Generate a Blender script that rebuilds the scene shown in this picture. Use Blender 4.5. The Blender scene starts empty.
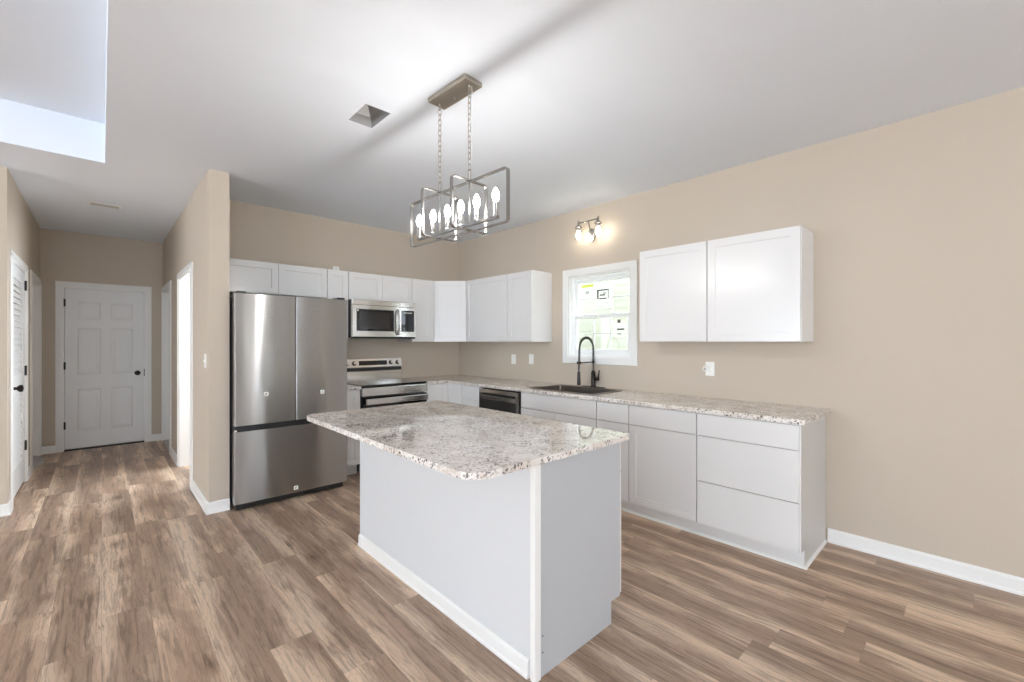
import bpy, bmesh, math, random
from mathutils import Vector, Matrix
random.seed(7)
S = bpy.context.scene
COL = S.collection
PI = math.pi

# ------------------------------------------------------------------ camera, sky, lights, exposure
YAW = 0.7535
EYE = 1.372
cd = bpy.data.cameras.new('camera')
cd.sensor_width = 36.0
cd.lens = 437.4 / 1024 * 36.0
cd.shift_y = 0.72 / 1024
cd.clip_start = 0.05
cam = bpy.data.objects.new('camera', cd)
COL.objects.link(cam)
cam.location = (0, 0, EYE)
cam.rotation_euler = (PI / 2, 0, -YAW)
S.camera = cam

S.view_settings.view_transform = 'Standard'
S.view_settings.look = 'None'
S.view_settings.gamma = 1.0
S.view_settings.use_curve_mapping = False
S.view_settings.exposure = 0.10
S.cycles.use_denoising = True
S.cycles.max_bounces = 10
S.cycles.diffuse_bounces = 6
S.cycles.sample_clamp_indirect = 6.0
S.cycles.caustics_reflective = False
S.cycles.caustics_refractive = False

SKY_STRENGTH = 10.5
TILT = math.radians(42)    # added slant that aims the window lamps up at the ceiling
SIDE_W = 44.0              # added lamp in the side room, brightens the hall through the doorway
LEFT_W = 18.0             # watts per square metre of left living-room window
REAR_W = 14.0             # the same for the rear windows
CHANDELIER_BULB = 212.0    # emission strength of each candle bulb
VANITY_BULB = 32.0

w = bpy.data.worlds.new('sky')
S.world = w
w.use_nodes = True
bgn = w.node_tree.nodes['Background']
bgn.inputs[0].default_value = (0.80, 0.90, 1.0, 1)
bgn.inputs[1].default_value = SKY_STRENGTH


def area_light(name, loc, rot, sx, sy, watts, color=(0.80, 0.90, 1.0)):
    ld = bpy.data.lights.new(name, 'AREA')
    ld.shape = 'RECTANGLE'
    ld.size = sx
    ld.size_y = sy
    ld.energy = watts * sx * sy
    ld.color = color
    o = bpy.data.objects.new(name, ld)
    COL.objects.link(o)
    o.location = loc
    o.rotation_euler = rot
    return o


# up-tilted lamps standing for daylight in the living-room windows (left wall and rear wall)
XLW, YRW = -6.6, -6.8
LEFT_WINDOWS = [(-3.2, -1.2), (-0.6, 1.4), (2.2, 4.0)]      # y ranges, z 0.45 to 2.35
REAR_WINDOWS = [(-5.4, -3.4), (-2.6, -0.4), (0.7, 1.6), (3.20, 3.50)]     # x ranges; third added to brighten the back, last a slot for refrigerator streaks
RIGHT_SLOTS = [(-4.25, -3.95), (-2.15, -1.75)]             # y ranges of slots added in the right wall for refrigerator streaks
for (a, b) in LEFT_WINDOWS:
    area_light('window_uplight', (XLW - 0.02, (a + b) / 2, 1.4), (0, -PI / 2 - TILT, 0), 1.3, b - a, LEFT_W)
for (a, b) in REAR_WINDOWS[:3]:
    area_light('window_uplight', ((a + b) / 2, YRW - 0.02, 1.4), (PI / 2 + TILT, 0, 0), b - a, 1.3, REAR_W)


area_light('side_room_fill_light', (1.89, 5.75, 1.5), (0, PI / 2, 0), 1.2, 1.2, SIDE_W)  # added fill lamp for the hall, the side room has no window here


# ------------------------------------------------------------------ node materials
def srgb(r, g, b):
    f = lambda c: c / 12.92 if c <= 0.04045 else ((c + 0.055) / 1.055) ** 2.4
    return (f(r / 255), f(g / 255), f(b / 255), 1)


class NT:
    def __init__(self, name):
        self.m = bpy.data.materials.new(name)
        self.m.use_nodes = True
        self.t = self.m.node_tree
        self.b = self.t.nodes['Principled BSDF']
        self.out = self.t.nodes['Material Output']

    def n(self, kind, **kw):
        nd = self.t.nodes.new(kind)
        for k, v in kw.items():
            setattr(nd, k, v)
        return nd

    def l(self, a, b):
        self.t.links.new(a, b)

    def math(self, op, a, b=None, c=None):
        nd = self.n('ShaderNodeMath', operation=op)
        for i, v in enumerate((a, b, c)):
            if v is None:
                continue
            if isinstance(v, (int, float)):
                nd.inputs[i].default_value = v
            else:
                self.l(v, nd.inputs[i])
        return nd.outputs[0]

    def mix(self, fac, a, b, blend='MIX'):
        nd = self.n('ShaderNodeMix', data_type='RGBA', blend_type=blend)
        for i, v in ((0, fac), (6, a), (7, b)):
            if isinstance(v, (int, float, tuple)):
                nd.inputs[i].default_value = v
            else:
                self.l(v, nd.inputs[i])
        return nd.outputs[2]

    def coords(self, scale=(1, 1, 1)):
        tc = self.n('ShaderNodeTexCoord')
        mp = self.n('ShaderNodeMapping')
        mp.inputs['Scale'].default_value = scale
        self.l(tc.outputs['Object'], mp.inputs[0])
        return mp.outputs[0]

    def noise(self, vec, scale, detail=2.0, rough=0.5, dist=0.0):
        nd = self.n('ShaderNodeTexNoise')
        nd.inputs['Scale'].default_value = scale
        nd.inputs['Detail'].default_value = detail
        nd.inputs['Roughness'].default_value = rough
        nd.inputs['Distortion'].default_value = dist
        if vec is not None:
            self.l(vec, nd.inputs['Vector'])
        return nd.outputs['Fac']

    def ramp(self, fac, stops):
        nd = self.n('ShaderNodeValToRGB')
        e = nd.color_ramp.elements
        while len(e) < len(stops):
            e.new(0.5)
        for i, (p, c) in enumerate(stops):
            e[i].position = p
            e[i].color = c
        self.l(fac, nd.inputs[0])
        return nd.outputs[0]

    def bump(self, h, strength, dist):
        nd = self.n('ShaderNodeBump')
        nd.inputs['Strength'].default_value = strength
        nd.inputs['Distance'].default_value = dist
        self.l(h, nd.inputs['Height'])
        self.l(nd.outputs[0], self.b.inputs['Normal'])


def paint(name, c, rough=0.5, var=0.03, bump=0.0, bscale=300, metal=0.0, spec=0.5):
    k = NT(name)
    v = k.coords()
    nz = k.noise(v, 3.0, 2.0)
    dark = tuple(x * (1 - var) for x in c[:3]) + (1,)
    lite = tuple(min(1, x * (1 + var)) for x in c[:3]) + (1,)
    k.l(k.mix(nz, dark, lite), k.b.inputs['Base Color'])
    k.b.inputs['Roughness'].default_value = rough
    k.b.inputs['Metallic'].default_value = metal
    k.b.inputs['Specular IOR Level'].default_value = spec
    if bump:
        k.bump(k.noise(v, bscale, 2.0), bump, 0.001)
    return k.m


def brushed(name, c, rough=0.2, streak=(2, 2, 900), b=0.12):
    k = NT(name)
    v = k.coords(streak)
    nz = k.noise(v, 1.0, 2.0)
    k.l(k.mix(nz, tuple(x * 0.93 for x in c[:3]) + (1,), c), k.b.inputs['Base Color'])
    k.b.inputs['Metallic'].default_value = 1.0
    k.b.inputs['Roughness'].default_value = rough
    k.bump(nz, b, 0.0004)
    return k.m


def fridge_steel():
    k = NT('brushed stainless')
    nz = k.noise(k.coords((3, 3, 700)), 1.0, 2.0)
    k.l(k.mix(nz, srgb(166, 165, 164), srgb(178, 177, 176)), k.b.inputs['Base Color'])
    k.b.inputs['Metallic'].default_value = 1.0
    k.b.inputs['Roughness'].default_value = 0.27
    k.b.inputs['Anisotropic'].default_value = 1.0
    tg = k.n('ShaderNodeCombineXYZ')
    tg.inputs[2].default_value = 1.0
    k.l(tg.outputs[0], k.b.inputs['Tangent'])
    wav = k.noise(k.coords((5.0, 5.0, 1.3)), 1.0, 1.0)
    b1 = k.n('ShaderNodeBump')
    b1.inputs['Strength'].default_value = 1.0
    b1.inputs['Distance'].default_value = 0.0035
    k.l(wav, b1.inputs['Height'])
    k.l(b1.outputs[0], k.b.inputs['Normal'])
    return k.m


def emitter(name, c, s):
    k = NT(name)
    k.b.inputs['Base Color'].default_value = c
    k.b.inputs['Emission Color'].default_value = c
    k.b.inputs['Emission Strength'].default_value = s
    return k.m


def thin_glass(name, tint=(1, 1, 1, 1), gloss=0.07, rough=0.02):
    k = NT(name)
    tr = k.n('ShaderNodeBsdfTransparent')
    tr.inputs[0].default_value = tint
    gl = k.n('ShaderNodeBsdfGlossy')
    gl.inputs['Roughness'].default_value = rough
    lw = k.n('ShaderNodeLayerWeight')
    lw.inputs[0].default_value = 0.25
    f = k.math('MULTIPLY_ADD', lw.outputs['Facing'], 0.35, gloss)
    mx = k.n('ShaderNodeMixShader')
    k.l(f, mx.inputs[0])
    k.l(tr.outputs[0], mx.inputs[1])
    k.l(gl.outputs[0], mx.inputs[2])
    k.l(mx.outputs[0], k.out.inputs[0])
    return k.m


def backlit_paper(name, c):
    k = NT(name)
    k.b.inputs['Base Color'].default_value = c
    k.b.inputs['Roughness'].default_value = 0.7
    t = k.n('ShaderNodeBsdfTranslucent')
    k.l(k.mix(k.noise(k.coords(), 40.0), tuple(x * 0.97 for x in c[:3]) + (1,), c), t.inputs[0])
    mx = k.n('ShaderNodeMixShader')
    mx.inputs[0].default_value = 0.6
    k.l(k.b.outputs[0], mx.inputs[1])
    k.l(t.outputs[0], mx.inputs[2])
    k.l(mx.outputs[0], k.out.inputs[0])
    return k.m


def floor_mat():
    k = NT('vinyl plank')
    tc = k.n('ShaderNodeTexCoord')
    sp = k.n('ShaderNodeSeparateXYZ')
    k.l(tc.outputs['Object'], sp.inputs[0])
    X, Y = sp.outputs[0], sp.outputs[1]
    PW, PL = 0.182, 1.22
    xr = k.math('DIVIDE', k.math('ADD', X, 20.02), PW)
    row = k.math('FLOOR', xr)
    fx = k.math('FRACT', xr)
    wn = k.n('ShaderNodeTexWhiteNoise', noise_dimensions='1D')
    k.l(row, wn.inputs['W'])
    yr = k.math('DIVIDE', k.math('ADD', k.math('ADD', Y, 20.0), k.math('MULTIPLY', wn.outputs['Value'], PL)), PL)
    colm = k.math('FLOOR', yr)
    fy = k.math('FRACT', yr)
    cmb = k.n('ShaderNodeCombineXYZ')
    k.l(row, cmb.inputs[0])
    k.l(colm, cmb.inputs[1])
    wid = k.n('ShaderNodeTexWhiteNoise', noise_dimensions='2D')
    k.l(cmb.outputs[0], wid.inputs['Vector'])
    rnd = wid.outputs['Value']
    # grain coordinates: stretched along the plank, shifted per plank
    sh = k.n('ShaderNodeCombineXYZ')
    k.l(k.math('ADD', X, k.math('MULTIPLY', rnd, 37.0)), sh.inputs[0])
    k.l(k.math('ADD', Y, k.math('MULTIPLY', rnd, 91.0)), sh.inputs[1])

    def gc(sx, sy):
        mp = k.n('ShaderNodeMapping')
        mp.inputs['Scale'].default_value = (sx, sy, 1)
        k.l(sh.outputs[0], mp.inputs[0])
        return mp.outputs[0]
    rnd2 = k.n('ShaderNodeSeparateColor')
    k.l(wid.outputs['Color'], rnd2.inputs[0])
    drift = k.noise(gc(3.5, 1.6), 1.0, 3.0, 0.55, 0.4)
    grain = k.noise(gc(46, 2.6), 1.0, 4.0, 0.65, 0.8)
    fine = k.noise(gc(300, 12.0), 1.0, 2.0, 0.6)
    # dark heartwood band wandering along each plank, pale sapwood at its edges
    ctr = k.math('MULTIPLY_ADD', rnd2.outputs[1], 0.9, 0.05)
    off = k.math('MULTIPLY_ADD', k.math('SUBTRACT', drift, 0.5), 1.7, k.math('SUBTRACT', fx, ctr))
    hrt = k.math('ADD', k.math('ABSOLUTE', off), k.math('MULTIPLY', k.math('SUBTRACT', grain, 0.5), 0.42))
    base = k.ramp(hrt, [(0.0, FL_DARK), (0.16, FL_DARK), (0.32, FL_MID), (0.50, FL_LITE), (0.72, FL_PALE)])
    # cathedral rings
    wave = k.n('ShaderNodeTexWave', wave_type='BANDS', bands_direction='X', wave_profile='SAW')
    wave.inputs['Scale'].default_value = 1.0
    k.l(k.math('MULTIPLY', 0.0, 1.0), wave.inputs['Phase Offset'])
    rv = k.n('ShaderNodeCombineXYZ')
    k.l(k.math('ADD', k.math('MULTIPLY', hrt, 2.6), k.math('MULTIPLY', drift, 1.3)), rv.inputs[0])
    k.l(rv.outputs[0], wave.inputs['Vector'])
    wave.inputs['Distortion'].default_value = 0.6
    gr = k.ramp(grain, [(0.36, (0.52, 0.50, 0.49, 1)), (0.52, (1.05, 1.04, 1.03, 1))])
    c = k.mix(0.72, base, gr, 'MULTIPLY')
    wr = k.ramp(wave.outputs['Fac'], [(0.0, (1.03, 1.03, 1.03, 1)), (0.75, (0.97, 0.96, 0.96, 1)), (1.0, (0.70, 0.68, 0.67, 1))])
    c = k.mix(0.75, c, wr, 'MULTIPLY')
    fr = k.ramp(fine, [(0.3, (0.84, 0.83, 0.82, 1)), (0.65, (1.05, 1.05, 1.05, 1))])
    c = k.mix(0.55, c, fr, 'MULTIPLY')
    tone = k.ramp(rnd, [(0.0, (0.84, 0.83, 0.83, 1)), (0.5, (0.97, 0.95, 0.94, 1)), (1.0, (1.12, 1.10, 1.07, 1))])
    c = k.mix(0.75, c, tone, 'MULTIPLY')
    # knots
    vo = k.n('ShaderNodeTexVoronoi')
    vo.inputs['Scale'].default_value = 1.0
    k.l(gc(3.6, 1.7), vo.inputs['Vector'])
    dn = k.math('ADD', vo.outputs['Distance'], k.math('MULTIPLY', k.math('SUBTRACT', grain, 0.5), 0.10))
    kn = k.ramp(dn, [(0.03, (0.34, 0.30, 0.28, 1)), (0.07, (0.66, 0.62, 0.60, 1)), (0.17, (1, 1, 1, 1))])
    c = k.mix(0.8, c, kn, 'MULTIPLY')
    # seams
    ex = k.math('MULTIPLY', k.math('MINIMUM', fx, k.math('SUBTRACT', 1.0, fx)), PW)
    ey = k.math('MULTIPLY', k.math('MINIMUM', fy, k.math('SUBTRACT', 1.0, fy)), PL)
    e = k.math('MINIMUM', ex, ey)
    seam = k.math('SMOOTH_MIN', k.math('DIVIDE', e, 0.0016), 1.0, 0.2)
    c = k.mix(k.math('MULTIPLY_ADD', seam, -0.4, 0.4), c, FL_SEAM)
    k.l(c, k.b.inputs['Base Color'])
    k.l(k.math('MULTIPLY_ADD', grain, 0.16, 0.30), k.b.inputs['Roughness'])
    k.b.inputs['Specular IOR Level'].default_value = 0.45
    hgt = k.math('ADD', k.math('MULTIPLY', grain, 0.25), seam)
    k.bump(hgt, 0.25, 0.0012)
    return k.m


def granite_mat():
    k = NT('speckled granite')
    v = k.coords()
    big = k.noise(v, 5.0, 4.0, 0.6, 0.8)
    med = k.noise(v, 30.0, 5.0, 0.7)
    c = k.ramp(big, [(0.30, srgb(214, 204, 195)), (0.50, srgb(231, 224, 217)), (0.68, srgb(240, 236, 231))])
    warm = k.ramp(med, [(0.34, srgb(206, 194, 182)), (0.50, (1, 1, 1, 1))])
    c = k.mix(0.5, c, warm, 'MULTIPLY')

    def cells(scale, ch, coverage, cs, amount, col, c):
        """flecks: voronoi cells chosen at random, thicker where a cluster noise is high"""
        jit = k.n('ShaderNodeMix', data_type='VECTOR')
        jit.inputs[0].default_value = 0.012
        k.l(v, jit.inputs[4])
        nz = k.n('ShaderNodeTexNoise')
        nz.inputs['Scale'].default_value = scale * 1.3
        k.l(v, nz.inputs['Vector'])
        k.l(nz.outputs['Color'], jit.inputs[5])
        vo = k.n('ShaderNodeTexVoronoi')
        vo.inputs['Scale'].default_value = scale
        k.l(jit.outputs[1], vo.inputs['Vector'])
        sp = k.n('ShaderNodeSeparateColor')
        k.l(vo.outputs['Color'], sp.inputs[0])
        cl = k.noise(v, cs, 3.0, 0.6)
        thr = k.math('MULTIPLY_ADD', k.math('SUBTRACT', cl, 0.5), 1.3, coverage)
        g = k.math('LESS_THAN', sp.outputs[ch], thr)
        return k.mix(k.math('MULTIPLY', g, amount), c, col)
    c = cells(85.0, 0, 0.15, 9.0, 0.5, srgb(178, 166, 155), c)
    c = cells(120.0, 1, 0.10, 14.0, 0.65, srgb(136, 126, 118), c)
    c = cells(125.0, 2, 0.085, 11.0, 0.88, srgb(60, 54, 51), c)
    k.l(c, k.b.inputs['Base Color'])
    k.b.inputs['Roughness'].default_value = 0.035
    k.b.inputs['Specular IOR Level'].default_value = 1.0
    return k.m


def siding_mat():
    k = NT('pale siding')
    tc = k.n('ShaderNodeTexCoord')
    nz = k.noise(tc.outputs['Object'], 4.0, 2.0)
    k.l(k.mix(nz, srgb(121, 121, 107), srgb(126, 126, 112)), k.b.inputs['Base Color'])
    k.b.inputs['Roughness'].default_value = 0.7
    return k.m


FL_DARK = srgb(170, 144, 123)
FL_MID = srgb(184, 158, 136)
FL_LITE = srgb(204, 178, 155)
FL_PALE = srgb(224, 200, 175)
FL_SEAM = srgb(92, 76, 66)

M = dict(
    wall=paint('beige wall paint', srgb(196, 183, 167), 0.6, 0.015, 0.12, 220, spec=0.25),
    ceil=paint('white ceiling paint', srgb(231, 237, 245), 0.8, 0.01, 0.1, 160, spec=0.2),
    trim=paint('white trim paint', srgb(236, 235, 232), 0.35, 0.01),
    door=paint('white door paint', srgb(228, 227, 226), 0.4, 0.01),
    cab=paint('white cabinet paint', srgb(225, 223, 221), 0.24, 0.01),
    laminate=paint('cabinet side laminate', srgb(197, 194, 190), 0.35, 0.01),
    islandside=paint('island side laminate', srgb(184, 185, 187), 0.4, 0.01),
    island=paint('island panel white', srgb(216, 217, 218), 0.3, 0.01),
    floor=floor_mat(),
    granite=granite_mat(),
    steel=fridge_steel(),
    steel_lite=brushed('bright stainless', srgb(214, 211, 206), 0.18, (3, 3, 500), 0.1),
    sink=brushed('sink steel', srgb(138, 130, 124), 0.3, (400, 6, 6), 0.1),
    nickel=paint('brushed nickel', srgb(170, 168, 166), 0.24, 0.03, metal=1.0),
    canopy=paint('satin nickel', srgb(172, 163, 150), 0.4, 0.03, metal=0.8),
    black=paint('matt black metal', srgb(30, 28, 27), 0.4, 0.05),
    blackplastic=paint('black plastic', srgb(22, 22, 23), 0.35, 0.05),
    blackglass=paint('black glass', srgb(14, 14, 15), 0.05, 0.02),
    darkgrey=paint('dark grey enamel', srgb(58, 58, 60), 0.4, 0.03),
    greywin=paint('smoked window', srgb(52, 50, 49), 0.08, 0.05),
    bronze=paint('dark bronze', srgb(44, 38, 34), 0.28, 0.06, metal=0.7),
    plastic=paint('white plastic', srgb(238, 237, 233), 0.35, 0.01),
    paper=backlit_paper('sticker paper', srgb(250, 250, 244)),
    lime=paint('yellow green print', srgb(226, 232, 96), 0.6, 0.02),
    ink=paint('grey print', srgb(96, 98, 96), 0.6, 0.05),
    inkpale=paint('pale grey print', srgb(186, 188, 182), 0.6, 0.05),
    duct=paint('galvanised sheet', srgb(160, 160, 160), 0.45, 0.08, metal=0.6),
    carpet=paint('grey carpet', srgb(190, 188, 186), 0.95, 0.1, 0.6, 500),
    vinylwin=paint('white vinyl', srgb(240, 241, 240), 0.35, 0.01),
    glass=thin_glass('window glass'),
    jar=thin_glass('clear jar glass', (0.98, 0.98, 0.97, 1), 0.05),
    sleeve=thin_glass('clear candle sleeve', (0.93, 0.93, 0.92, 1), 0.12),
    bulb=emitter('candle bulb glow', (1.0, 0.97, 0.93, 1), CHANDELIER_BULB),
    vbulb=emitter('vanity bulb glow', (1.0, 0.92, 0.78, 1), VANITY_BULB),
    siding=siding_mat(),
    grass=paint('lawn', srgb(150, 160, 110), 0.9, 0.2),
)


# ------------------------------------------------------------------ mesh helpers
class MB:
    """collects shapes in world coordinates; build() links them as one mesh object"""

    def __init__(self):
        self.bm = bmesh.new()

    def _merge(self, other, bevel=0.0, seg=1, smooth=False):
        if bevel:
            ed = [e for e in other.edges if len(e.link_faces) == 2 and e.calc_face_angle(0) > 0.6]
            bmesh.ops.bevel(other, geom=ed, offset=bevel, segments=seg, affect='EDGES', profile=0.6)
        bmesh.ops.recalc_face_normals(other, faces=other.faces)
        me = bpy.data.meshes.new('t')
        other.to_mesh(me)
        other.free()
        if smooth:
            for p in me.polygons:
                p.use_smooth = True
        self.bm.from_mesh(me)
        bpy.data.meshes.remove(me)

    def box(self, x0, x1, y0, y1, z0, z1, bevel=0.0, seg=1, rot=None):
        t = bmesh.new()
        bmesh.ops.create_cube(t, size=1)
        m = Matrix.Translation(((x0 + x1) / 2, (y0 + y1) / 2, (z0 + z1) / 2))
        if rot:
            m = m @ rot
        bmesh.ops.transform(t, matrix=m @ Matrix.Diagonal((x1 - x0, y1 - y0, z1 - z0, 1)), verts=t.verts)
        self._merge(t, bevel, seg)
        return self

    def prism(self, poly, a, b, f, bevel=0.0, seg=1, smooth=False):
        """extrude a 2-D polygon; f(p, q, t) -> world, t from a to b"""
        t = bmesh.new()
        va = [t.verts.new(f(p, q, a)) for p, q in poly]
        vb = [t.verts.new(f(p, q, b)) for p, q in poly]
        t.faces.new(va)
        t.faces.new(list(reversed(vb)))
        n = len(poly)
        for i in range(n):
            t.faces.new((va[i], vb[i], vb[(i + 1) % n], va[(i + 1) % n]))
        self._merge(t, bevel, seg, smooth)
        return self

    def slab(self, us, vs, inside, a, b, f, bevel=0.0, seg=1):
        """rectangle grid with holes, thick from a to b"""
        t = bmesh.new()
        us, vs = sorted(us), sorted(vs)
        cells = {(i, j) for i in range(len(us) - 1) for j in range(len(vs) - 1)
                 if inside((us[i] + us[i + 1]) / 2, (vs[j] + vs[j + 1]) / 2)}
        V = {}

        def vert(i, j, w):
            if (i, j, w) not in V:
                V[(i, j, w)] = t.verts.new(f(us[i], vs[j], a if w == 0 else b))
            return V[(i, j, w)]
        for (i, j) in cells:
            for w_ in (0, 1):
                t.faces.new([vert(i, j, w_), vert(i + 1, j, w_), vert(i + 1, j + 1, w_), vert(i, j + 1, w_)])
            for (di, dj, p, q) in ((-1, 0, (0, 0), (0, 1)), (1, 0, (1, 0), (1, 1)), (0, -1, (0, 0), (1, 0)), (0, 1, (0, 1), (1, 1))):
                if (i + di, j + dj) not in cells:
                    t.faces.new([vert(i + p[0], j + p[1], 0), vert(i + q[0], j + q[1], 0),
                                 vert(i + q[0], j + q[1], 1), vert(i + p[0], j + p[1], 1)])
        bmesh.ops.recalc_face_normals(t, faces=t.faces)
        self._merge(t, bevel, seg)
        return self

    def panelled(self, u0, u1, v0, v1, holes, th, rings, f):
        """door leaf: front face at w=0 (outwards +w), back at -th; holes get (inset, depth) rings"""
        t = bmesh.new()
        V = lambda u, v, w_: t.verts.new(f(u, v, w_))
        us = sorted({u0, u1} | {h[0] for h in holes} | {h[1] for h in holes})
        vs = sorted({v0, v1} | {h[2] for h in holes} | {h[3] for h in holes})
        for i in range(len(us) - 1):
            for j in range(len(vs) - 1):
                cu, cv = (us[i] + us[i + 1]) / 2, (vs[j] + vs[j + 1]) / 2
                if any(h[0] < cu < h[1] and h[2] < cv < h[3] for h in holes):
                    continue
                t.faces.new([V(us[i], vs[j], 0), V(us[i + 1], vs[j], 0), V(us[i + 1], vs[j + 1], 0), V(us[i], vs[j + 1], 0)])
        for (a, b, c, d) in holes:
            prev = [(a, c, 0), (b, c, 0), (b, d, 0), (a, d, 0)]
            for (ins, dep) in rings:
                cur = [(a + ins, c + ins, -dep), (b - ins, c + ins, -dep), (b - ins, d - ins, -dep), (a + ins, d - ins, -dep)]
                for q in range(4):
                    r = (q + 1) % 4
                    t.faces.new([V(*prev[q]), V(*prev[r]), V(*cur[r]), V(*cur[q])])
                prev = cur
            t.faces.new([V(*p) for p in prev])
        co = [(u0, v0), (u1, v0), (u1, v1), (u0, v1)]
        t.faces.new([V(u, v, -th) for u, v in reversed(co)])
        for i in range(len(us) - 1):
            for vv in (v0, v1):
                t.faces.new([V(us[i], vv, 0), V(us[i + 1], vv, 0), V(us[i + 1], vv, -th), V(us[i], vv, -th)])
        for j in range(len(vs) - 1):
            for uu in (u0, u1):
                t.faces.new([V(uu, vs[j], 0), V(uu, vs[j + 1], 0), V(uu, vs[j + 1], -th), V(uu, vs[j], -th)])
        bmesh.ops.remove_doubles(t, verts=t.verts, dist=1e-5)
        self._merge(t)
        return self

    def tube(self, pts, r, n=10, closed=False, cap=True):
        """round tube along points; r a number or one per point"""
        t = bmesh.new()
        P = [Vector(p) for p in pts]
        R = r if isinstance(r, (list, tuple)) else [r] * len(P)
        L = len(P)
        rings = []
        up = None
        for i in range(L):
            if closed:
                d = (P[(i + 1) % L] - P[i - 1]).normalized()
            else:
                d = (P[min(i + 1, L - 1)] - P[max(i - 1, 0)]).normalized()
            if up is None:
                up = d.orthogonal().normalized()
            up = (up - d * up.dot(d))
            if up.length < 1e-6:
                up = d.orthogonal()
            up.normalize()
            sd = d.cross(up)
            rings.append([t.verts.new(P[i] + (up * math.cos(2 * PI * k / n) + sd * math.sin(2 * PI * k / n)) * R[i]) for k in range(n)])
        for i in range(L if closed else L - 1):
            A, B = rings[i], rings[(i + 1) % L]
            for k in range(n):
                t.faces.new([A[k], A[(k + 1) % n], B[(k + 1) % n], B[k]])
        if not closed and cap:
            t.faces.new(rings[0])
            t.faces.new(list(reversed(rings[-1])))
        self._merge(t, smooth=True)
        return self

    def lathe(self, prof, c, axis=(0, 0, 1), n=24):
        """revolve (radius, height) pairs about an axis through c"""
        t = bmesh.new()
        ax = Vector(axis).normalized()
        e1 = ax.orthogonal().normalized()
        e2 = ax.cross(e1)
        c = Vector(c)
        rings = []
        for (r, hh) in prof:
            if r < 1e-6:
                rings.append([t.verts.new(c + ax * hh)])
            else:
                rings.append([t.verts.new(c + ax * hh + (e1 * math.cos(2 * PI * k / n) + e2 * math.sin(2 * PI * k / n)) * r) for k in range(n)])
        for A, B in zip(rings, rings[1:]):
            for k in range(n):
                a = [A[k % len(A)], A[(k + 1) % len(A)]]
                b = [B[(k + 1) % len(B)], B[k % len(B)]]
                vs = []
                for x in a + b:
                    if x not in vs:
                        vs.append(x)
                if len(vs) >= 3:
                    t.faces.new(vs)
        self._merge(t, smooth=True)
        return self

    def build(self, name, mat, parent=None, origin=None, smooth_angle=0.6):
        me = bpy.data.meshes.new(name)
        o = bpy.data.objects.new(name, me)
        root = parent
        off = Vector((0, 0, 0))
        while root is not None:
            off += root.location
            root = root.parent
        if parent is None and origin is not None:
            off = Vector(origin)
            o.location = off
        bmesh.ops.translate(self.bm, vec=-off, verts=self.bm.verts)
        for e in self.bm.edges:
            e.smooth = not (len(e.link_faces) == 2 and e.calc_face_angle(0) > smooth_angle)
        self.bm.to_mesh(me)
        self.bm.free()
        me.materials.append(mat if not isinstance(mat, str) else M[mat])
        COL.objects.link(o)
        if parent is not None:
            o.parent = parent
        return o


def thing(name, loc, label, cat, group=None, kind=None):
    o = bpy.data.objects.new(name, None)
    COL.objects.link(o)
    o.location = loc
    o.empty_display_size = 0.1
    return tag(o, label, cat, group, kind)


def tag(o, label, cat, group=None, kind=None):
    if label:
        o['label'] = label
    if cat:
        o['category'] = cat
    if group:
        o['group'] = group
    if kind:
        o['kind'] = kind
    return o


def struct(o, label=None, cat=None):
    return tag(o, label, cat, None, 'structure')


XY = lambda p, q, t: (p, q, t)          # extrude along z
YZ = lambda p, q, t: (t, p, q)          # (y, z) extruded along x
XZ = lambda p, q, t: (p, t, q)          # (x, z) extruded along y


def rounded(x0, x1, y0, y1, radii, n=8):
    """rounded rectangle, radii for corners (x0y0, x1y0, x1y1, x0y1)"""
    out = []
    for (cx, cy, sx, sy, a0, r) in ((x0, y0, 1, 1, PI, radii[0]), (x1, y0, -1, 1, 1.5 * PI, radii[1]),
                                    (x1, y1, -1, -1, 0, radii[2]), (x0, y1, 1, -1, 0.5 * PI, radii[3])):
        if r <= 0:
            out.append((cx, cy))
            continue
        for k in range(n + 1):
            a = a0 + 0.5 * PI * k / n
            out.append((cx + sx * r + r * math.cos(a), cy + sy * r + r * math.sin(a)))
    return out


# ------------------------------------------------------------------ the setting
XR, YB, H = 3.643, 4.978, 2.752          # right wall, kitchen back wall, ceiling height
XHL, XHR, YD = -0.5456, 0.6226, 7.80     # hall walls and its end wall
YL, YP = 5.256, 4.198                    # where the hall's left and right walls begin
XP = 0.764                               # kitchen face of the hall's right wall
T = 0.14
WIN = (2.24, 3.0, 1.215, 2.065)          # kitchen window opening: y0 y1 z0 z1

struct(MB().slab([XLW - 0.2, XR + 0.2], [YRW - 0.2, YD + 0.2], lambda u, v: True, -0.06, 0.0, XY).build('floor', 'floor'),
       'brown wood-look plank floor running down the hall', 'floor')

TR = (-5.6, 0.019, -5.4, 4.614)          # tray recess
VT = (1.118, 1.275, 2.43, 2.682)         # open duct hole


def in_r(u, v, r):
    return r[0] < u < r[1] and r[2] < v < r[3]


struct(MB().slab([XLW - 0.2, TR[0], TR[1], VT[0], VT[1], XR + 0.2], [YRW - 0.2, TR[2], VT[2], VT[3], TR[3], YD + 0.2],
                 lambda u, v: not in_r(u, v, TR) and not in_r(u, v, VT), H, H + 0.07, XY).build('ceiling', 'ceil'),
       'smooth white ceiling over kitchen and hall', 'ceiling')
tb = MB()
TZ = 3.052
tb.slab([TR[0] - 0.05, TR[0], TR[1], TR[1] + 0.05], [TR[2] - 0.05, TR[2], TR[3], TR[3] + 0.05],
        lambda u, v: not in_r(u, v, TR), H + 0.07, TZ, XY)
tb.slab([TR[0] - 0.05, TR[1] + 0.05], [TR[2] - 0.05, TR[3] + 0.05], lambda u, v: True, TZ, TZ + 0.05, XY)
struct(tb.build('ceiling_tray', 'ceil'), 'raised tray recess in the ceiling at upper left', 'ceiling')


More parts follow.
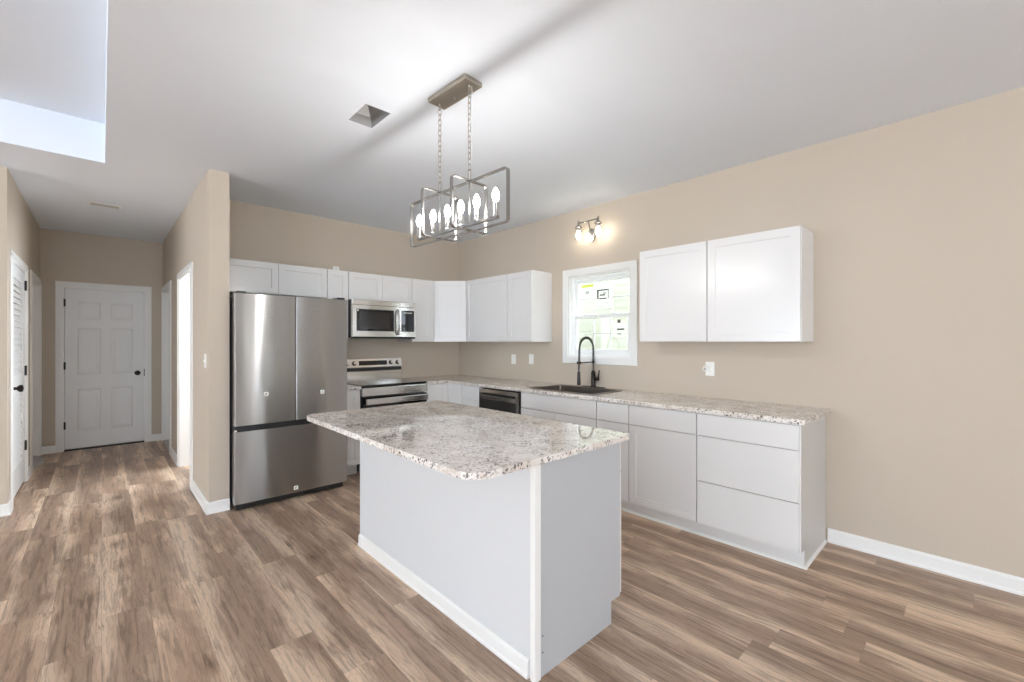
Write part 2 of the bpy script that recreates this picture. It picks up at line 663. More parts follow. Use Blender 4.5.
def wall_x(name, x0, x1, y0, y1, holes=(), z1=H, label=None):
    """wall in a plane of constant x; holes (y0, y1, z0, z1)"""
    ys = {y0, y1} | {h[0] for h in holes} | {h[1] for h in holes}
    zs = {0.0, z1} | {h[2] for h in holes} | {h[3] for h in holes}
    return struct(MB().slab(ys, zs, lambda u, v: not any(in_r(u, v, h) for h in holes), x0, x1, YZ).build(name, 'wall'), label, 'wall')


def wall_y(name, y0, y1, x0, x1, holes=(), z1=H, label=None):
    xs = {x0, x1} | {h[0] for h in holes} | {h[1] for h in holes}
    zs = {0.0, z1} | {h[2] for h in holes} | {h[3] for h in holes}
    return struct(MB().slab(xs, zs, lambda u, v: not any(in_r(u, v, h) for h in holes), y0, y1, XZ).build(name, 'wall'), label, 'wall')


DZ = 2.065                                # door opening height
LOUV = (5.415, 6.400)                     # left hall: louvred closet
LFAR = (6.835, 7.725)                     # left hall: far door
RNEAR = (5.085, 6.015)                    # right hall: open doorway
RFAR = (6.810, 7.725)                     # right hall: far door
FAR = (-0.357, 0.441)                     # end door
wall_x('wall_right', XR, XR + T, YRW, YD, [WIN] + [(a, b, 0.1, 2.5) for a, b in RIGHT_SLOTS], label='long beige wall with the kitchen window')
wall_y('wall_back', YB, YB + 0.12, XP, XR, label='beige wall behind the range and refrigerator')
wall_x('wall_hall_right', XHR, XP, YP, YD, [RNEAR + (0, DZ), RFAR + (0, DZ)], label='beige hall wall ending beside the refrigerator')
wall_x('wall_hall_left', XHL - T, XHL, YL, YD, [LOUV + (0, DZ), LFAR + (0, DZ)], label='beige hall wall with the louvered closet door')
wall_y('wall_hall_end', YD, YD + T, XHL - T, XR, [FAR + (0, DZ)], label='beige wall at the end of the hall')
wall_y('end_door_light_stop', YD + T + 0.002, YD + T + 0.06, XHL - T, XHR + 0.3, label='unseen panel added behind the end door to stop a light leak')  # unseen blocker added so no sky shows round the end door
wall_y('wall_front', YL, YL + T, XLW, XHL - T, label='beige living room wall left of the hall')
wall_x('wall_left', XLW - T, XLW, YRW, YL + T, [(a, b, 0.45, 2.35) for a, b in LEFT_WINDOWS], label='living room wall with windows')
wall_y('wall_rear', YRW - T, YRW, XLW - T, XR + T, [(a, b, 0.45, 2.35) for a, b in REAR_WINDOWS[:3]] + [(a, b, 0.1, 2.5) for a, b in REAR_WINDOWS[3:]], label='living room rear wall with windows')
# the closed rooms behind the hall doors
wall_x('wall_closet', -1.30, -1.25, YL + T, YD + T, label='closet wall behind the louvered door')
wall_x('wall_side_room', 1.9, 1.96, YB + 0.12, YD, label='unseen side room wall, closing the hall off from sky light')  # unseen wall put in to stop sky light leaking through the doorway

# living-room window frames (behind the camera, they let in the daylight)
n = 2
for (a, b) in LEFT_WINDOWS:
    mb = MB().slab([a, a + 0.05, (a + b) / 2 - 0.025, (a + b) / 2 + 0.025, b - 0.05, b], [0.45, 0.5, 1.38, 1.42, 2.3, 2.35],
                   lambda u, v, a=a, b=b: not (0.5 < v < 1.38 or 1.42 < v < 2.3) or not (a + 0.05 < u < b - 0.05) or abs(u - (a + b) / 2) < 0.025,
                   XLW - 0.09, XLW - 0.05, YZ)
    struct(mb.build('window_%d' % n, 'vinylwin'), 'living room side window', 'window')
    n += 1
for (a, b) in REAR_WINDOWS[:3]:
    mb = MB().slab([a, a + 0.05, (a + b) / 2 - 0.025, (a + b) / 2 + 0.025, b - 0.05, b], [0.45, 0.5, 1.38, 1.42, 2.3, 2.35],
                   lambda u, v, a=a, b=b: not (0.5 < v < 1.38 or 1.42 < v < 2.3) or not (a + 0.05 < u < b - 0.05) or abs(u - (a + b) / 2) < 0.025,
                   YRW - 0.09, YRW - 0.05, XZ)
    struct(mb.build('window_%d' % n, 'vinylwin'), 'living room rear window', 'window')
    n += 1

# outside the kitchen window
sd = MB()
for k in range(26):
    z = -0.1 + k * 0.14
    sd.prism([(7.0, z), (6.984, z), (6.99, z + 0.14), (7.0, z + 0.14)], -3, 9, XZ)
struct(sd.build('exterior_siding', 'siding'), 'pale house siding outside the kitchen window', 'siding')
struct(MB().box(XR + T + 0.01, 7.0, -3, 9, -0.3, -0.15).build('exterior_lawn', 'grass'), 'ground outside the kitchen window', 'ground')

# baseboards (profile: height .095, top eased)
BP = [(0, 0), (0.020, 0), (0.020, 0.012), (0.014, 0.022), (0.014, 0.078), (0.006, 0.092), (0, 0.092)]


def base_run(mb, kind, at, sgn, a, b, ma=0, mb_=0):
    """kind 'x': wall of constant x = at, boards face sgn; run from a to b in y (or x for kind 'y'); ma, mb_ mitre the ends"""
    def f(p, q, t):
        d = a + ma * p if t == 0 else b + mb_ * p
        return (at + sgn * p, d, q) if kind == 'x' else (d, at + sgn * p, q)
    mb.prism(BP, 0, 1, f)


mb = MB(); base_run(mb, 'x', XR, -1, YRW, 0.706)
struct(mb.build('baseboard_right', 'trim'), 'white baseboard along the right wall', 'baseboard')
mb = MB()
base_run(mb, 'x', XHR, -1, YP, RNEAR[0] - 0.06, -1)
base_run(mb, 'y', YP, -1, XHR, XP, -1)
struct(mb.build('baseboard_hall_right_near', 'trim'), 'white baseboard around the hall wall end', 'baseboard')
mb = MB(); base_run(mb, 'x', XHR, -1, RNEAR[1] + 0.06, RFAR[0] - 0.06)
struct(mb.build('baseboard_hall_right_far', 'trim'), 'white baseboard between the right hall doorways', 'baseboard')
mb = MB()
base_run(mb, 'x', XHL, 1, YL, LOUV[0] - 0.06, -1)
base_run(mb, 'y', YL, -1, XLW, XHL, 0, 1)
struct(mb.build('baseboard_hall_left_near', 'trim'), 'white baseboard before the louvered door', 'baseboard')
mb = MB(); base_run(mb, 'x', XHL, 1, LOUV[1] + 0.06, LFAR[0] - 0.06)
struct(mb.build('baseboard_hall_left_far', 'trim'), 'white baseboard between the left hall doors', 'baseboard')
mb = MB(); base_run(mb, 'y', YD, -1, XHL, FAR[0] - 0.06)
struct(mb.build('baseboard_hall_end_left', 'trim'), 'white baseboard left of the end door', 'baseboard')
mb = MB(); base_run(mb, 'y', YD, -1, FAR[1] + 0.06, XHR)
struct(mb.build('baseboard_hall_end_right', 'trim'), 'white baseboard right of the end door', 'baseboard')


# ------------------------------------------------------------------ doors
def casing(mb, a, b, top, f, out=0.018, wd=0.06, depth=T):
    """door casing and jamb lining; f(u, v, w): u along the wall, v up, w out of the wall"""
    pr = [(0, -0.0), (0, out), (wd * 0.25, out), (wd, out * 0.55), (wd, 0)]
    for s, e in ((-1, a), (1, b)):
        mb.prism([(e + s * p, q) for p, q in pr], 0, top, lambda p, q, t: f(p, t, q))
    mb.prism([(top + p, q) for p, q in pr], a - wd, b + wd, lambda p, q, t: f(t, p, q))
    th = 0.016
    for u0, u1 in ((a, a + th), (b - th, b)):
        mb.prism([(u0, 0), (u1, 0), (u1, top), (u0, top)], -depth, 0.0, lambda p, q, t: f(p, q, t))
    mb.prism([(a + th, top - th), (b - th, top - th), (b - th, top), (a + th, top)], -depth, 0.0, lambda p, q, t: f(p, q, t))


def six_panel(u0, u1, v0, v1, f, th=0.035):
    wd = u1 - u0
    st, mid = 0.115, 0.10
    pw = (wd - 2 * st - mid) / 2
    hs = []
    for cx in (u0 + st, u0 + st + pw + mid):
        for (a, b) in ((0.21, 0.75), (0.93, 1.53), (1.64, 1.86)):
            hs.append((cx, cx + pw, v0 + a * (v1 - v0) / 2.03, v0 + b * (v1 - v0) / 2.03))
    return MB().panelled(u0, u1, v0, v1, hs, th, [(0.010, 0.006), (0.020, 0.006), (0.045, 0.002)], f)


def hinges(parent, u, zs, f, sgn=1):
    for z in zs:
        mb = MB()
        mb.prism([(u - 0.012, z - 0.045), (u + 0.012, z - 0.045), (u + 0.012, z + 0.045), (u - 0.012, z + 0.045)], 0.0, 0.006, f)
        mb.tube([f(u, z - 0.048, 0.008), f(u, z + 0.048, 0.008)], 0.007, 8)
        mb.build('hinge', 'black', parent)


def knob(parent, u, z, f, oval=False, mat='bronze'):
    c = Vector(f(u, z, 0)); ax = Vector(f(u, z, 1)) - c
    prof = [(0.0, 0), (0.032, 0.0), (0.032, 0.006), (0.014, 0.012), (0.012, 0.03), (0.02, 0.036), (0.029, 0.046), (0.031, 0.056), (0.026, 0.066), (0.012, 0.071), (0, 0.072)]
    MB().lathe(prof, c, ax, 20).build('knob', mat, parent)


# end door
fE = lambda u, v, w_: (u, YD - w_, v)
d = thing('door_1', (0.04, YD, 0), 'white six-panel door at the end of the hall', 'door', kind='structure')
mb = MB(); casing(mb, FAR[0], FAR[1], DZ, fE); mb.build('casing', 'trim', d)
fS = lambda u, v, w_: (u, YD + 0.012 - w_, v)
six_panel(FAR[0] + 0.019, FAR[1] - 0.019, 0.022, DZ - 0.019, fS).build('door_leaf', 'door', d)
hinges(d, FAR[0] + 0.017, (0.32, 1.07, 1.86), lambda u, v, w_: (u, YD + 0.011 - w_, v))
knob(d, 0.355, 0.95, fS)
MB().box(FAR[1] - 0.02, FAR[1] - 0.012, YD - 0.002, YD + 0.012, 0.90, 1.0).build('strike_plate', 'black', d)
MB().box(FAR[0] + 0.016, FAR[1] - 0.016, YD + 0.003, YD + 0.10, 0.0, 0.012).build('threshold', 'black', d)

# louvred closet door, left of the hall
fL = lambda u, v, w_: (XHL + w_, u, v)
d = thing('door_2', (XHL, 5.9, 0), 'white louvered closet door with black knob on the left hall wall', 'door', kind='structure')
mb = MB(); casing(mb, LOUV[0], LOUV[1], DZ, fL); mb.build('casing', 'trim', d)
a, b = LOUV[0] + 0.019, LOUV[1] - 0.019
fLd = lambda u, v, w_: (XHL - 0.004 + w_, u, v)
leaf = MB().slab([a, a + 0.11, b - 0.11, b], [0.03, 0.25, 0.94, 1.08, 1.93, DZ - 0.02],
                 lambda u, v: not (a + 0.11 < u < b - 0.11 and (0.25 < v < 0.94 or 1.08 < v < 1.93)),
                 -0.035, 0.0, fLd).build('door_leaf', 'door', d)
sl = MB()
for (z0, z1) in ((0.25, 0.94), (1.08, 1.93)):
    k = int((z1 - z0) / 0.052)
    st = (z1 - z0) / k
    for i in range(k):
        z = z0 + (i + 0.5) * st
        sl.prism([(-0.031, z + 0.022), (-0.027, z + 0.027), (-0.004, z - 0.022), (-0.008, z - 0.027)],
                 a + 0.108, b - 0.108, lambda p, q, t: fLd(t, q, p))
sl.build('slats', 'door', d)
hinges(d, LOUV[1] - 0.018, (0.36, 1.09, 1.92), fLd)
knob(d, a + 0.07, 0.98, fLd)

# far left hall door, standing back in its jamb
d = thing('door_3', (XHL, 7.28, 0), 'white door in the left hall wall beside the end wall', 'door', kind='structure')
mb = MB(); casing(mb, LFAR[0], LFAR[1], DZ, fL); mb.build('casing', 'trim', d)
fLr = lambda u, v, w_: (XHL - 0.10 + w_, u, v)
six_panel(LFAR[0] + 0.019, LFAR[1] - 0.019, 0.02, DZ - 0.019, fLr).build('door_leaf', 'door', d)

# far right hall door
fR = lambda u, v, w_: (XHR - w_, u, v)
d = thing('door_4', (XHR, 7.27, 0), 'white door in the right hall wall beside the end wall', 'door', kind='structure')
mb = MB(); casing(mb, RFAR[0], RFAR[1], DZ, fR); mb.build('casing', 'trim', d)
fRr = lambda u, v, w_: (XHR + 0.10 - w_, u, v)
six_panel(RFAR[0] + 0.019, RFAR[1] - 0.019, 0.02, DZ - 0.019, fRr).build('door_leaf', 'door', d)

# near right doorway, open
mb = MB(); casing(mb, RNEAR[0], RNEAR[1], DZ, fR)
struct(mb.build('trim_1', 'trim'), 'white casing of the open doorway beside the refrigerator', 'door casing')

# grey carpet at the far hall doors
tag(MB().prism([(0.06 * 0 + XHL - 0.09, 6.86)] + [(XHL - 0.03 + 0.10 * math.sin(PI * k / 14), 6.86 + 0.84 * k / 14) for k in range(15)] + [(XHL - 0.09, 7.70)],
               0.0, 0.014, XY, 0.004).build('door_mat', 'carpet', origin=(XHL, 7.28, 0)),
    'grey rounded mat on the floor at the far left hall door', 'mat')
tag(MB().box(XHR - 0.005, XHR + 0.062, 6.84, 7.70, 0.0, 0.014, 0.004).build('carpet_strip', 'carpet', origin=(XHR, 7.27, 0)),
    'grey carpet strip in the far right hall doorway', 'carpet')

# ------------------------------------------------------------------ kitchen window
wn = thing('window_1', (XR, 2.62, 1.2), 'white double-hung window with grilles and stickers above the sink', 'window', kind='structure')
y0, y1, z0, z1 = WIN
fW = lambda u, v, w_: (XR - w_, u, v)
mb = MB().slab([y0 - 0.07, y0, y1, y1 + 0.07], [z0 - 0.07, z0, z1, z1 + 0.07],
               lambda u, v: not in_r(u, v, WIN), 0.0, 0.018, fW, 0.003)
mb.build('casing', 'trim', wn)
mb = MB().slab([y0, y0 + 0.014, y1 - 0.014, y1], [z0, z0 + 0.014, z1 - 0.014, z1],
               lambda u, v: not (y0 + 0.014 < u < y1 - 0.014 and z0 + 0.014 < v < z1 - 0.014), -0.13, 0.0, fW)
mb.build('jamb', 'trim', wn)
ya, yb_, za, zb = y0 + 0.014, y1 - 0.014, z0 + 0.014, z1 - 0.014
mb = MB().slab([ya, ya + 0.022, yb_ - 0.022, yb_], [za, za + 0.022, zb - 0.022, zb],
               lambda u, v: not (ya + 0.022 < u < yb_ - 0.022 and za + 0.022 < v < zb - 0.022), -0.125, -0.045, fW)
mb.build('window_frame', 'vinylwin', wn)
zm = 1.632
ya, yb_, za, zb = ya + 0.022, yb_ - 0.022, za + 0.022, zb - 0.022


def sash(z_lo, z_hi, wb, wf, fr_b, fr_t):
    fw = 0.034
    g = (ya + fw, yb_ - fw, z_lo + fr_b, z_hi - fr_t)
    s = MB().slab([ya, g[0], g[1], yb_], [z_lo, g[2], g[3], z_hi], lambda u, v: not in_r(u, v, g), wb, wf, fW, 0.002).build('sash', 'vinylwin', wn)
    wm = (wb + wf) / 2
    gl = MB().slab([g[0], g[1]], [g[2], g[3]], lambda u, v: True, wm - 0.009, wm - 0.005, fW).build('glass', 'glass', s)
    us = [g[0] + (g[1] - g[0]) * k / 3 for k in (1, 2)]
    vm = (g[2] + g[3]) / 2
    uu = [g[0]] + [q for c in us for q in (c - 0.005, c + 0.005)] + [g[1]]
    MB().slab(uu, [g[2], vm - 0.005, vm + 0.005, g[3]],
              lambda u, v: abs(v - vm) < 0.005 or any(abs(u - c) < 0.005 for c in us), wm - 0.004, wm, fW).build('grille', 'vinylwin', s)
    return s, g, wm


up, gu, wu = sash(zm - 0.018, zb, -0.115, -0.085, 0.034, 0.034)
lo, gl_, wl = sash(za, zm + 0.018, -0.082, -0.052, 0.042, 0.036)
for yy in (2.46, 2.78):
    MB().box(XR + 0.055, XR + 0.08, yy - 0.03, yy + 0.03, zm + 0.018, zm + 0.03, 0.002).build('sash_lock', 'vinylwin', lo)


def sticker(par, ya_, yb2, za_, zb2, wm, marks):
    s = MB().slab([ya_, yb2], [za_, zb2], lambda u, v: True, wm + 0.0012, wm + 0.0018, fW).build('sticker', 'paper', par)
    for (p, q, r, t, m) in marks:
        # fractions of the sticker, measured from its far (larger y) lower corner
        MB().slab([yb2 - p * (yb2 - ya_), yb2 - q * (yb2 - ya_)], [za_ + r * (zb2 - za_), za_ + t * (zb2 - za_)],
                  lambda u, v: True, wm + 0.0019, wm + 0.0022, fW).build('print', m, par if False else s)


gy = lambda k: gu[1] - (gu[1] - gu[0]) * k           # k = 0 at the far side, 1 at the near side
gz = lambda k, g: g[2] + (g[3] - g[2]) * k
sticker(up, gy(0.31), gy(0.03), gz(0.56, gu), gz(0.97, gu), wu,
        [(0.05, 0.95, 0.72, 0.92, 'lime'), (0.34, 0.66, 0.22, 0.46, 'inkpale')])
sticker(up, gy(0.66), gy(0.32), gz(0.20, gu), gz(0.97, gu), wu,
        [(0.14, 0.86, 0.66, 0.72, 'ink'), (0.14, 0.24, 0.36, 0.72, 'ink'), (0.76, 0.86, 0.36, 0.72, 'inkpale'), (0.3, 0.62, 0.47, 0.53, 'ink'),
         (0.5, 0.7, 0.53, 0.62, 'inkpale'), (0.28, 0.7, 0.34, 0.39, 'ink'), (0.08, 0.92, 0.05, 0.08, 'inkpale'), (0.15, 0.85, 0.18, 0.21, 'inkpale')])
sticker(lo, gy(0.95), gy(0.72), gz(0.42, gl_), gz(0.98, gl_), wl,
        [(0.35, 0.6, 0.72, 0.9, 'ink'), (0.3, 0.9, 0.32, 0.42, 'ink'), (0.35, 0.65, 0.06, 0.16, 'inkpale')])

# ------------------------------------------------------------------ cabinets
DOORT = 0.019
SH = [(0.0, 0.0), (0.002, 0.007), (0.003, 0.007)]
fCR = lambda xf: (lambda u, v, w_: (xf - w_, u, v))      # fronts facing -x (right wall)
fCB = lambda yf: (lambda u, v, w_: (u, yf - w_, v))      # fronts facing -y (back wall)


def shaker(par, u0, u1, v0, v1, f, name='door', rail=0.057):
    MB().panelled(u0, u1, v0, v1, [(u0 + rail, u1 - rail, v0 + rail, v1 - rail)], DOORT, [(0.0015, 0.007)], f).build(name, 'cab', par)


def flat_front(par, u0, u1, v0, v1, f, name='drawer'):
    MB().prism([(u0, v0), (u1, v0), (u1, v1), (u0, v1)], -DOORT, 0.0, f, 0.0012).build(name, 'cab', par)


G = 0.0035
XFB = 3.014          # front plane of the base doors on the right wall
XCB = XFB + DOORT    # their boxes
ZC = 0.883
TK = 0.112


def base_right(name, ya, yb, label):
    t = thing(name, ((XCB + XR) / 2, (ya + yb) / 2, 0), label, 'cabinet', 'base cabinets along the window wall')
    MB().prism([(XCB, TK), (XCB, ZC), (XR - 0.001, ZC), (XR - 0.001, 0), (XCB + 0.07, 0), (XCB + 0.07, TK)], ya, yb, XZ).build('carcass', 'cab', t)
    return t


fb = fCR(XFB)
Z1, Z2 = 0.724, 0.873
t = base_right('base_cabinet', 0.722, 1.3385, 'white three-drawer base cabinet at the free end of the window wall counter')
MB().prism([(XCB, TK), (XCB, ZC), (XR - 0.001, ZC), (XR - 0.001, 0), (XCB + 0.07, 0), (XCB + 0.07, TK)], 0.7195, 0.7218, XZ).build('end_panel', 'laminate', t)
flat_front(t, 0.725 + G, 1.3385 - G, Z1 + 0.004, Z2, fb)
flat_front(t, 0.725 + G, 1.3385 - G, 0.414, Z1 - 0.003, fb)
flat_front(t, 0.725 + G, 1.3385 - G, TK + 0.004, 0.407, fb)
mb = MB()
mb.prism([(XCB + 0.069, 0.0), (XCB + 0.055, 0.0), (XCB + 0.06, 0.012), (XCB + 0.069, 0.016)], 0.704, 3.07, XZ)
mb.prism([(0.7215, 0.0), (0.7065, 0.0), (0.711, 0.012), (0.7215, 0.016)], XCB + 0.055, XR - 0.022, lambda p, q, t: (t, p, q))
struct(mb.build('trim_2', 'trim'), 'white shoe moulding along the base cabinets', 'moulding')

t = base_right('base_cabinet', 1.339, 1.8745, 'white base cabinet with drawer over a wide recessed-panel door, beside the three-drawer one')
flat_front(t, 1.339 + G, 1.8745 - G, Z1 + 0.004, Z2, fb)
shaker(t, 1.339 + G, 1.8745 - G, TK + 0.004, Z1 - 0.003, fb)

t = base_right('base_cabinet', 1.875, 2.1795, 'narrow white base cabinet with one drawer, right of the sink cabinet')
flat_front(t, 1.875 + G, 2.1795 - G, Z1 + 0.004, Z2, fb)
shaker(t, 1.875 + G, 2.1795 - G, TK + 0.004, Z1 - 0.003, fb)

t = thing('sink_base_cabinet', ((XCB + XR) / 2, 2.625, 0), 'white sink base cabinet with wide false front over two doors', 'cabinet', 'base cabinets along the window wall')
sk = MB().prism([(XCB, TK), (XCB, ZC), (XCB + 0.02, ZC), (XCB + 0.02, 0.60), (XR - 0.001, 0.60), (XR - 0.001, 0), (XCB + 0.07, 0), (XCB + 0.07, TK)], 2.18, 3.085, XZ)
sk.build('carcass', 'cab', t)
flat_front(t, 2.18 + G, 3.085 - G, Z1 + 0.004, Z2, fb, 'false_front')
shaker(t, 2.18 + G, 2.631 - 0.0015, TK + 0.004, Z1 - 0.003, fb)
shaker(t, 2.631 + 0.0015, 3.085 - G, TK + 0.004, Z1 - 0.003, fb)

t = base_right('base_cabinet', 3.735, 4.06, 'narrow white drawer base cabinet between dishwasher and corner')
flat_front(t, 3.735 + G, 4.06 - G, Z1 + 0.004, Z2, fb)
flat_front(t, 3.735 + G, 4.06 - G, 0.414, Z1 - 0.003, fb)
flat_front(t, 3.735 + G, 4.06 - G, TK + 0.004, 0.407, fb)

# corner base: L-shaped
YFB = YB - 0.63
YCB = YFB + DOORT
fbb = fCB(YFB)
t = thing('corner_base_cabinet', (3.25, 4.6, 0), 'white L-shaped corner base cabinet under the counter corner', 'cabinet')
MB().prism([(XCB, 4.0605), (XR - 0.001, 4.0605), (XR - 0.001, YB - 0.001), (2.733, YB - 0.001), (2.733, YCB), (XCB, YCB)], TK, ZC, XY).build('carcass', 'cab', t)
MB().prism([(XCB + 0.07, 4.0605), (XR - 0.001, 4.0605), (XR - 0.001, YB - 0.001), (2.733, YB - 0.001), (2.733, YCB + 0.07), (XCB + 0.07, YCB + 0.07)], 0, TK, XY).build('plinth', 'cab', t)
shaker(t, 4.0605 + G, YFB - 0.002, TK + 0.004, Z2, fb)
shaker(t, 2.733 + G, XFB - 0.002, TK + 0.004, Z2, fbb)

t = thing('base_cabinet', (1.83, 4.66, 0), 'slim white base cabinet between refrigerator and range', 'cabinet')
MB().prism([(YCB, TK), (YCB, ZC), (YB - 0.001, ZC), (YB - 0.001, 0), (YCB + 0.07, 0), (YCB + 0.07, TK)], 1.722, 1.941, lambda p, q, t: (t, p, q)).build('carcass', 'cab', t)
shaker(t, 1.722 + G, 1.941 - G, TK + 0.004, Z2, fbb)

# upper cabinets
ZU0, ZU1 = 1.372, 2.134
XFU = XR - 0.325
XCU = XFU + DOORT
YFU = YB - 0.325
YCU = YFU + DOORT
fu, fub = fCR(XFU), fCB(YFU)


def upper_right(ya, yb, label, group):
    t = thing('wall_cabinet', ((XCU + XR) / 2, (ya + yb) / 2, ZU0), label, 'cabinet', group)
    MB().box(XCU, XR - 0.001, ya, yb, ZU0, ZU1, 0.001).build('carcass', 'cab', t)
    shaker(t, ya + G, yb - G, ZU0 + 0.004, ZU1 - 0.004, fu)
    return t


g1 = 'wall cabinets right of the window'
upper_right(0.790, 1.3945, 'white wall cabinet at the free end, above the three-drawer cabinet', g1)
upper_right(1.395, 1.962, 'white wall cabinet next to the right side of the window', g1)
g2 = 'wall cabinets left of the window'
upper_right(3.235, 3.6115, 'white wall cabinet next to the left side of the window', g2)
upper_right(3.612, 4.3745, 'wide white wall cabinet between the corner cabinet and the one by the window', g2)

t = thing('corner_wall_cabinet', (3.35, 4.68, ZU0), 'white angled corner wall cabinet with diagonal door', 'cabinet')
p0, p1 = Vector((3.036, YCU, 0)), Vector((XCU, 4.3755, 0))
MB().prism([(3.0345, YB - 0.001), (3.0345, YCU), (XCU, 4.3755), (XR - 0.001, 4.3755), (XR - 0.001, YB - 0.001)], ZU0, ZU1, XY, 0.001).build('carcass', 'cab', t)
dd = (p1 - p0).normalized()
nn = Vector((-dd.y, dd.x, 0))
if nn.x > 0:
    nn = -nn
LD = (p1 - p0).length
fD = lambda u, v, w_: tuple(p0 + dd * u + nn * (w_ + DOORT + 0.001) + Vector((0, 0, v)))
shaker(t, 0.016, LD - 0.016, ZU0 + 0.004, ZU1 - 0.004, fD)


def upper_back(xa, xb, za, splits, label):
    t = thing('wall_cabinet', ((xa + xb) / 2, (YCU + YB) / 2, za), label, 'cabinet', 'wall cabinets on the back wall')
    MB().box(xa, xb, YCU, YB - 0.001, za, ZU1, 0.001).build('carcass', 'cab', t)
    e = [xa + G] + splits + [xb - G]
    for i in range(len(e) - 1):
        shaker(t, e[i] + (0.0015 if i else 0), e[i + 1] - (0.0015 if i < len(e) - 2 else 0), za + 0.004, ZU1 - 0.004, fub)


upper_back(0.790, 1.7205, 1.830, [1.254], 'low white wall cabinet with two doors above the refrigerator')
upper_back(1.721, 1.9445, ZU0, [], 'slim full-height white wall cabinet between refrigerator and microwave')
upper_back(1.945, 2.7185, 1.830, [2.335], 'low white wall cabinet with two doors above the microwave')
upper_back(2.719, 3.033, ZU0, [], 'narrow white wall cabinet right of the microwave')

# ------------------------------------------------------------------ worktops
ZT0, ZT1 = ZC, 0.914
SNK = (3.085, 3.545, 2.285, 3.035)      # sink cut-out


def in_top(u, v):
    if in_r(u, v, SNK):
        return False
    return (u > 2.99) or (v > YFB - 0.02)


tag(MB().slab([2.737, 2.99, SNK[0], SNK[1], XR - 0.001], [0.690, SNK[2], SNK[3], YFB - 0.022, YB - 0.001], in_top, ZT0 + 0.0005, ZT1, XY, 0.004, 2)
    .build('countertop', 'granite', origin=(3.3, 2.6, ZT0)),
    'L-shaped speckled granite worktop along the window wall, holding the sink', 'countertop')
tag(MB().box(1.720, 1.943, YFB - 0.022, YB - 0.001, ZT0 + 0.0005, ZT1, 0.004, 2).build('countertop', 'granite', origin=(1.83, 4.66, ZT0)),
    'small granite worktop piece between refrigerator and range', 'countertop')

# sink
t = thing('sink', (3.31, 2.66, ZT1), 'dark stainless single-bowl sink set in the granite below the window', 'sink')
sx0, sx1, sy0, sy1 = SNK
bm_ = MB()
q = bmesh.new()
lv = [(0.022, 0.0006), (0.020, 0.005), (0.0, 0.005), (-0.012, 0.0), (-0.016, -0.10), (-0.03, -0.185), (-0.06, -0.20)]
rings = []
for (o_, dz) in lv:
    r = 0.03 + max(o_, -0.02)
    rings.append([q.verts.new((x, y, ZT1 + dz)) for x, y in rounded(sx0 - o_, sx1 + o_, sy0 - o_, sy1 + o_, [r] * 4, 5)])
for A, B in zip(rings, rings[1:]):
    for k in range(len(A)):
        q.faces.new([A[k], A[(k + 1) % len(A)], B[(k + 1) % len(A)], B[k]])
q.faces.new(rings[-1])
bm_._merge(q)
so = bm_.build('basin', 'sink', t)
md = so.modifiers.new('thickness', 'SOLIDIFY'); md.thickness = 0.0012; md.offset = 0
MB().lathe([(0, 0.004), (0.03, 0.004), (0.042, 0.002), (0.044, 0.0)], (3.34, 2.66, ZT1 - 0.1985), n=20).build('drain', 'nickel', t)

# faucet
FX, FY = 3.600, 2.645
t = thing('faucet', (FX, FY, ZT1), 'tall black spring-neck pull-down faucet behind the sink', 'faucet')
MB().prism([(FX + p, FY + q) for p, q in rounded(-0.026, 0.026, -0.135, 0.135, [0.025] * 4, 6)], ZT1 + 0.0003, ZT1 + 0.009, XY, 0.003).build('deck_plate', 'bronze', t)
MB().lathe([(0, 0.009), (0.028, 0.009), (0.028, 0.016), (0.021, 0.022), (0.021, 0.15), (0.017, 0.156), (0.012, 0.17), (0, 0.17)], (FX, FY, ZT1)).build('body', 'bronze', t)
neck = MB()
arc = [(FX, FY, ZT1 + 0.16), (FX, FY, 1.30)]
R_ = 0.112
for k in range(1, 13):
    a = PI * k / 12
    arc.append((FX - R_ + R_ * math.cos(a), FY, 1.30 + R_ * math.sin(a)))
arc += [(FX - 2 * R_ - 0.004, FY, 1.20), (FX - 2 * R_ - 0.008, FY, 1.085)]
neck.tube(arc, 0.0065, 10)
neck.build('hose', 'black', t)
# spring coil round the hose
P = [Vector(p) for p in arc]
seg = []
tot = 0
for a, b in zip(P, P[1:]):
    seg.append((tot, a, b)); tot += (b - a).length


def along(s):
    for (s0, a, b) in reversed(seg):
        if s >= s0:
            dv = (b - a).normalized()
            return a + dv * (s - s0), dv
    return P[0], Vector((0, 0, 1))


coil = []
turns, s0, s1 = 46, 0.10, tot - 0.015
N = turns * 8
for k in range(N + 1):
    s = s0 + (s1 - s0) * k / N
    c, dv = along(s)
    e1 = Vector((0, 1, 0)); e2 = dv.cross(e1).normalized()
    an = 2 * PI * turns * k / N
    coil.append(c + (e1 * math.cos(an) + e2 * math.sin(an)) * 0.0118)
MB().tube(coil, 0.0028, 5).build('spring', 'bronze', t)
hx = FX - 2 * R_ - 0.008
MB().lathe([(0, 0.0), (0.017, 0.0), (0.019, 0.008), (0.017, 0.06), (0.0155, 0.10), (0.014, 0.125), (0.009, 0.135), (0, 0.137)], (hx, FY, 0.952)).build('spray_head', 'black', t)
arm = MB().tube([(FX, FY, 1.168), (hx + 0.012, FY, 1.168)], 0.0055, 8)
arm.lathe([(0.016, -0.012), (0.021, -0.012), (0.021, 0.012), (0.016, 0.012), (0.016, -0.012)], (hx, FY, 1.168), n=16)
arm.lathe([(0.0, -0.014), (0.014, -0.014), (0.014, 0.014), (0, 0.014)], (FX, FY, 1.168), n=16)
arm.build('spray_holder', 'bronze', t)
MB().tube([(FX, FY - 0.015, 1.0), (FX, FY - 0.062, 1.0)], 0.0175, 14).build('valve', 'bronze', t)
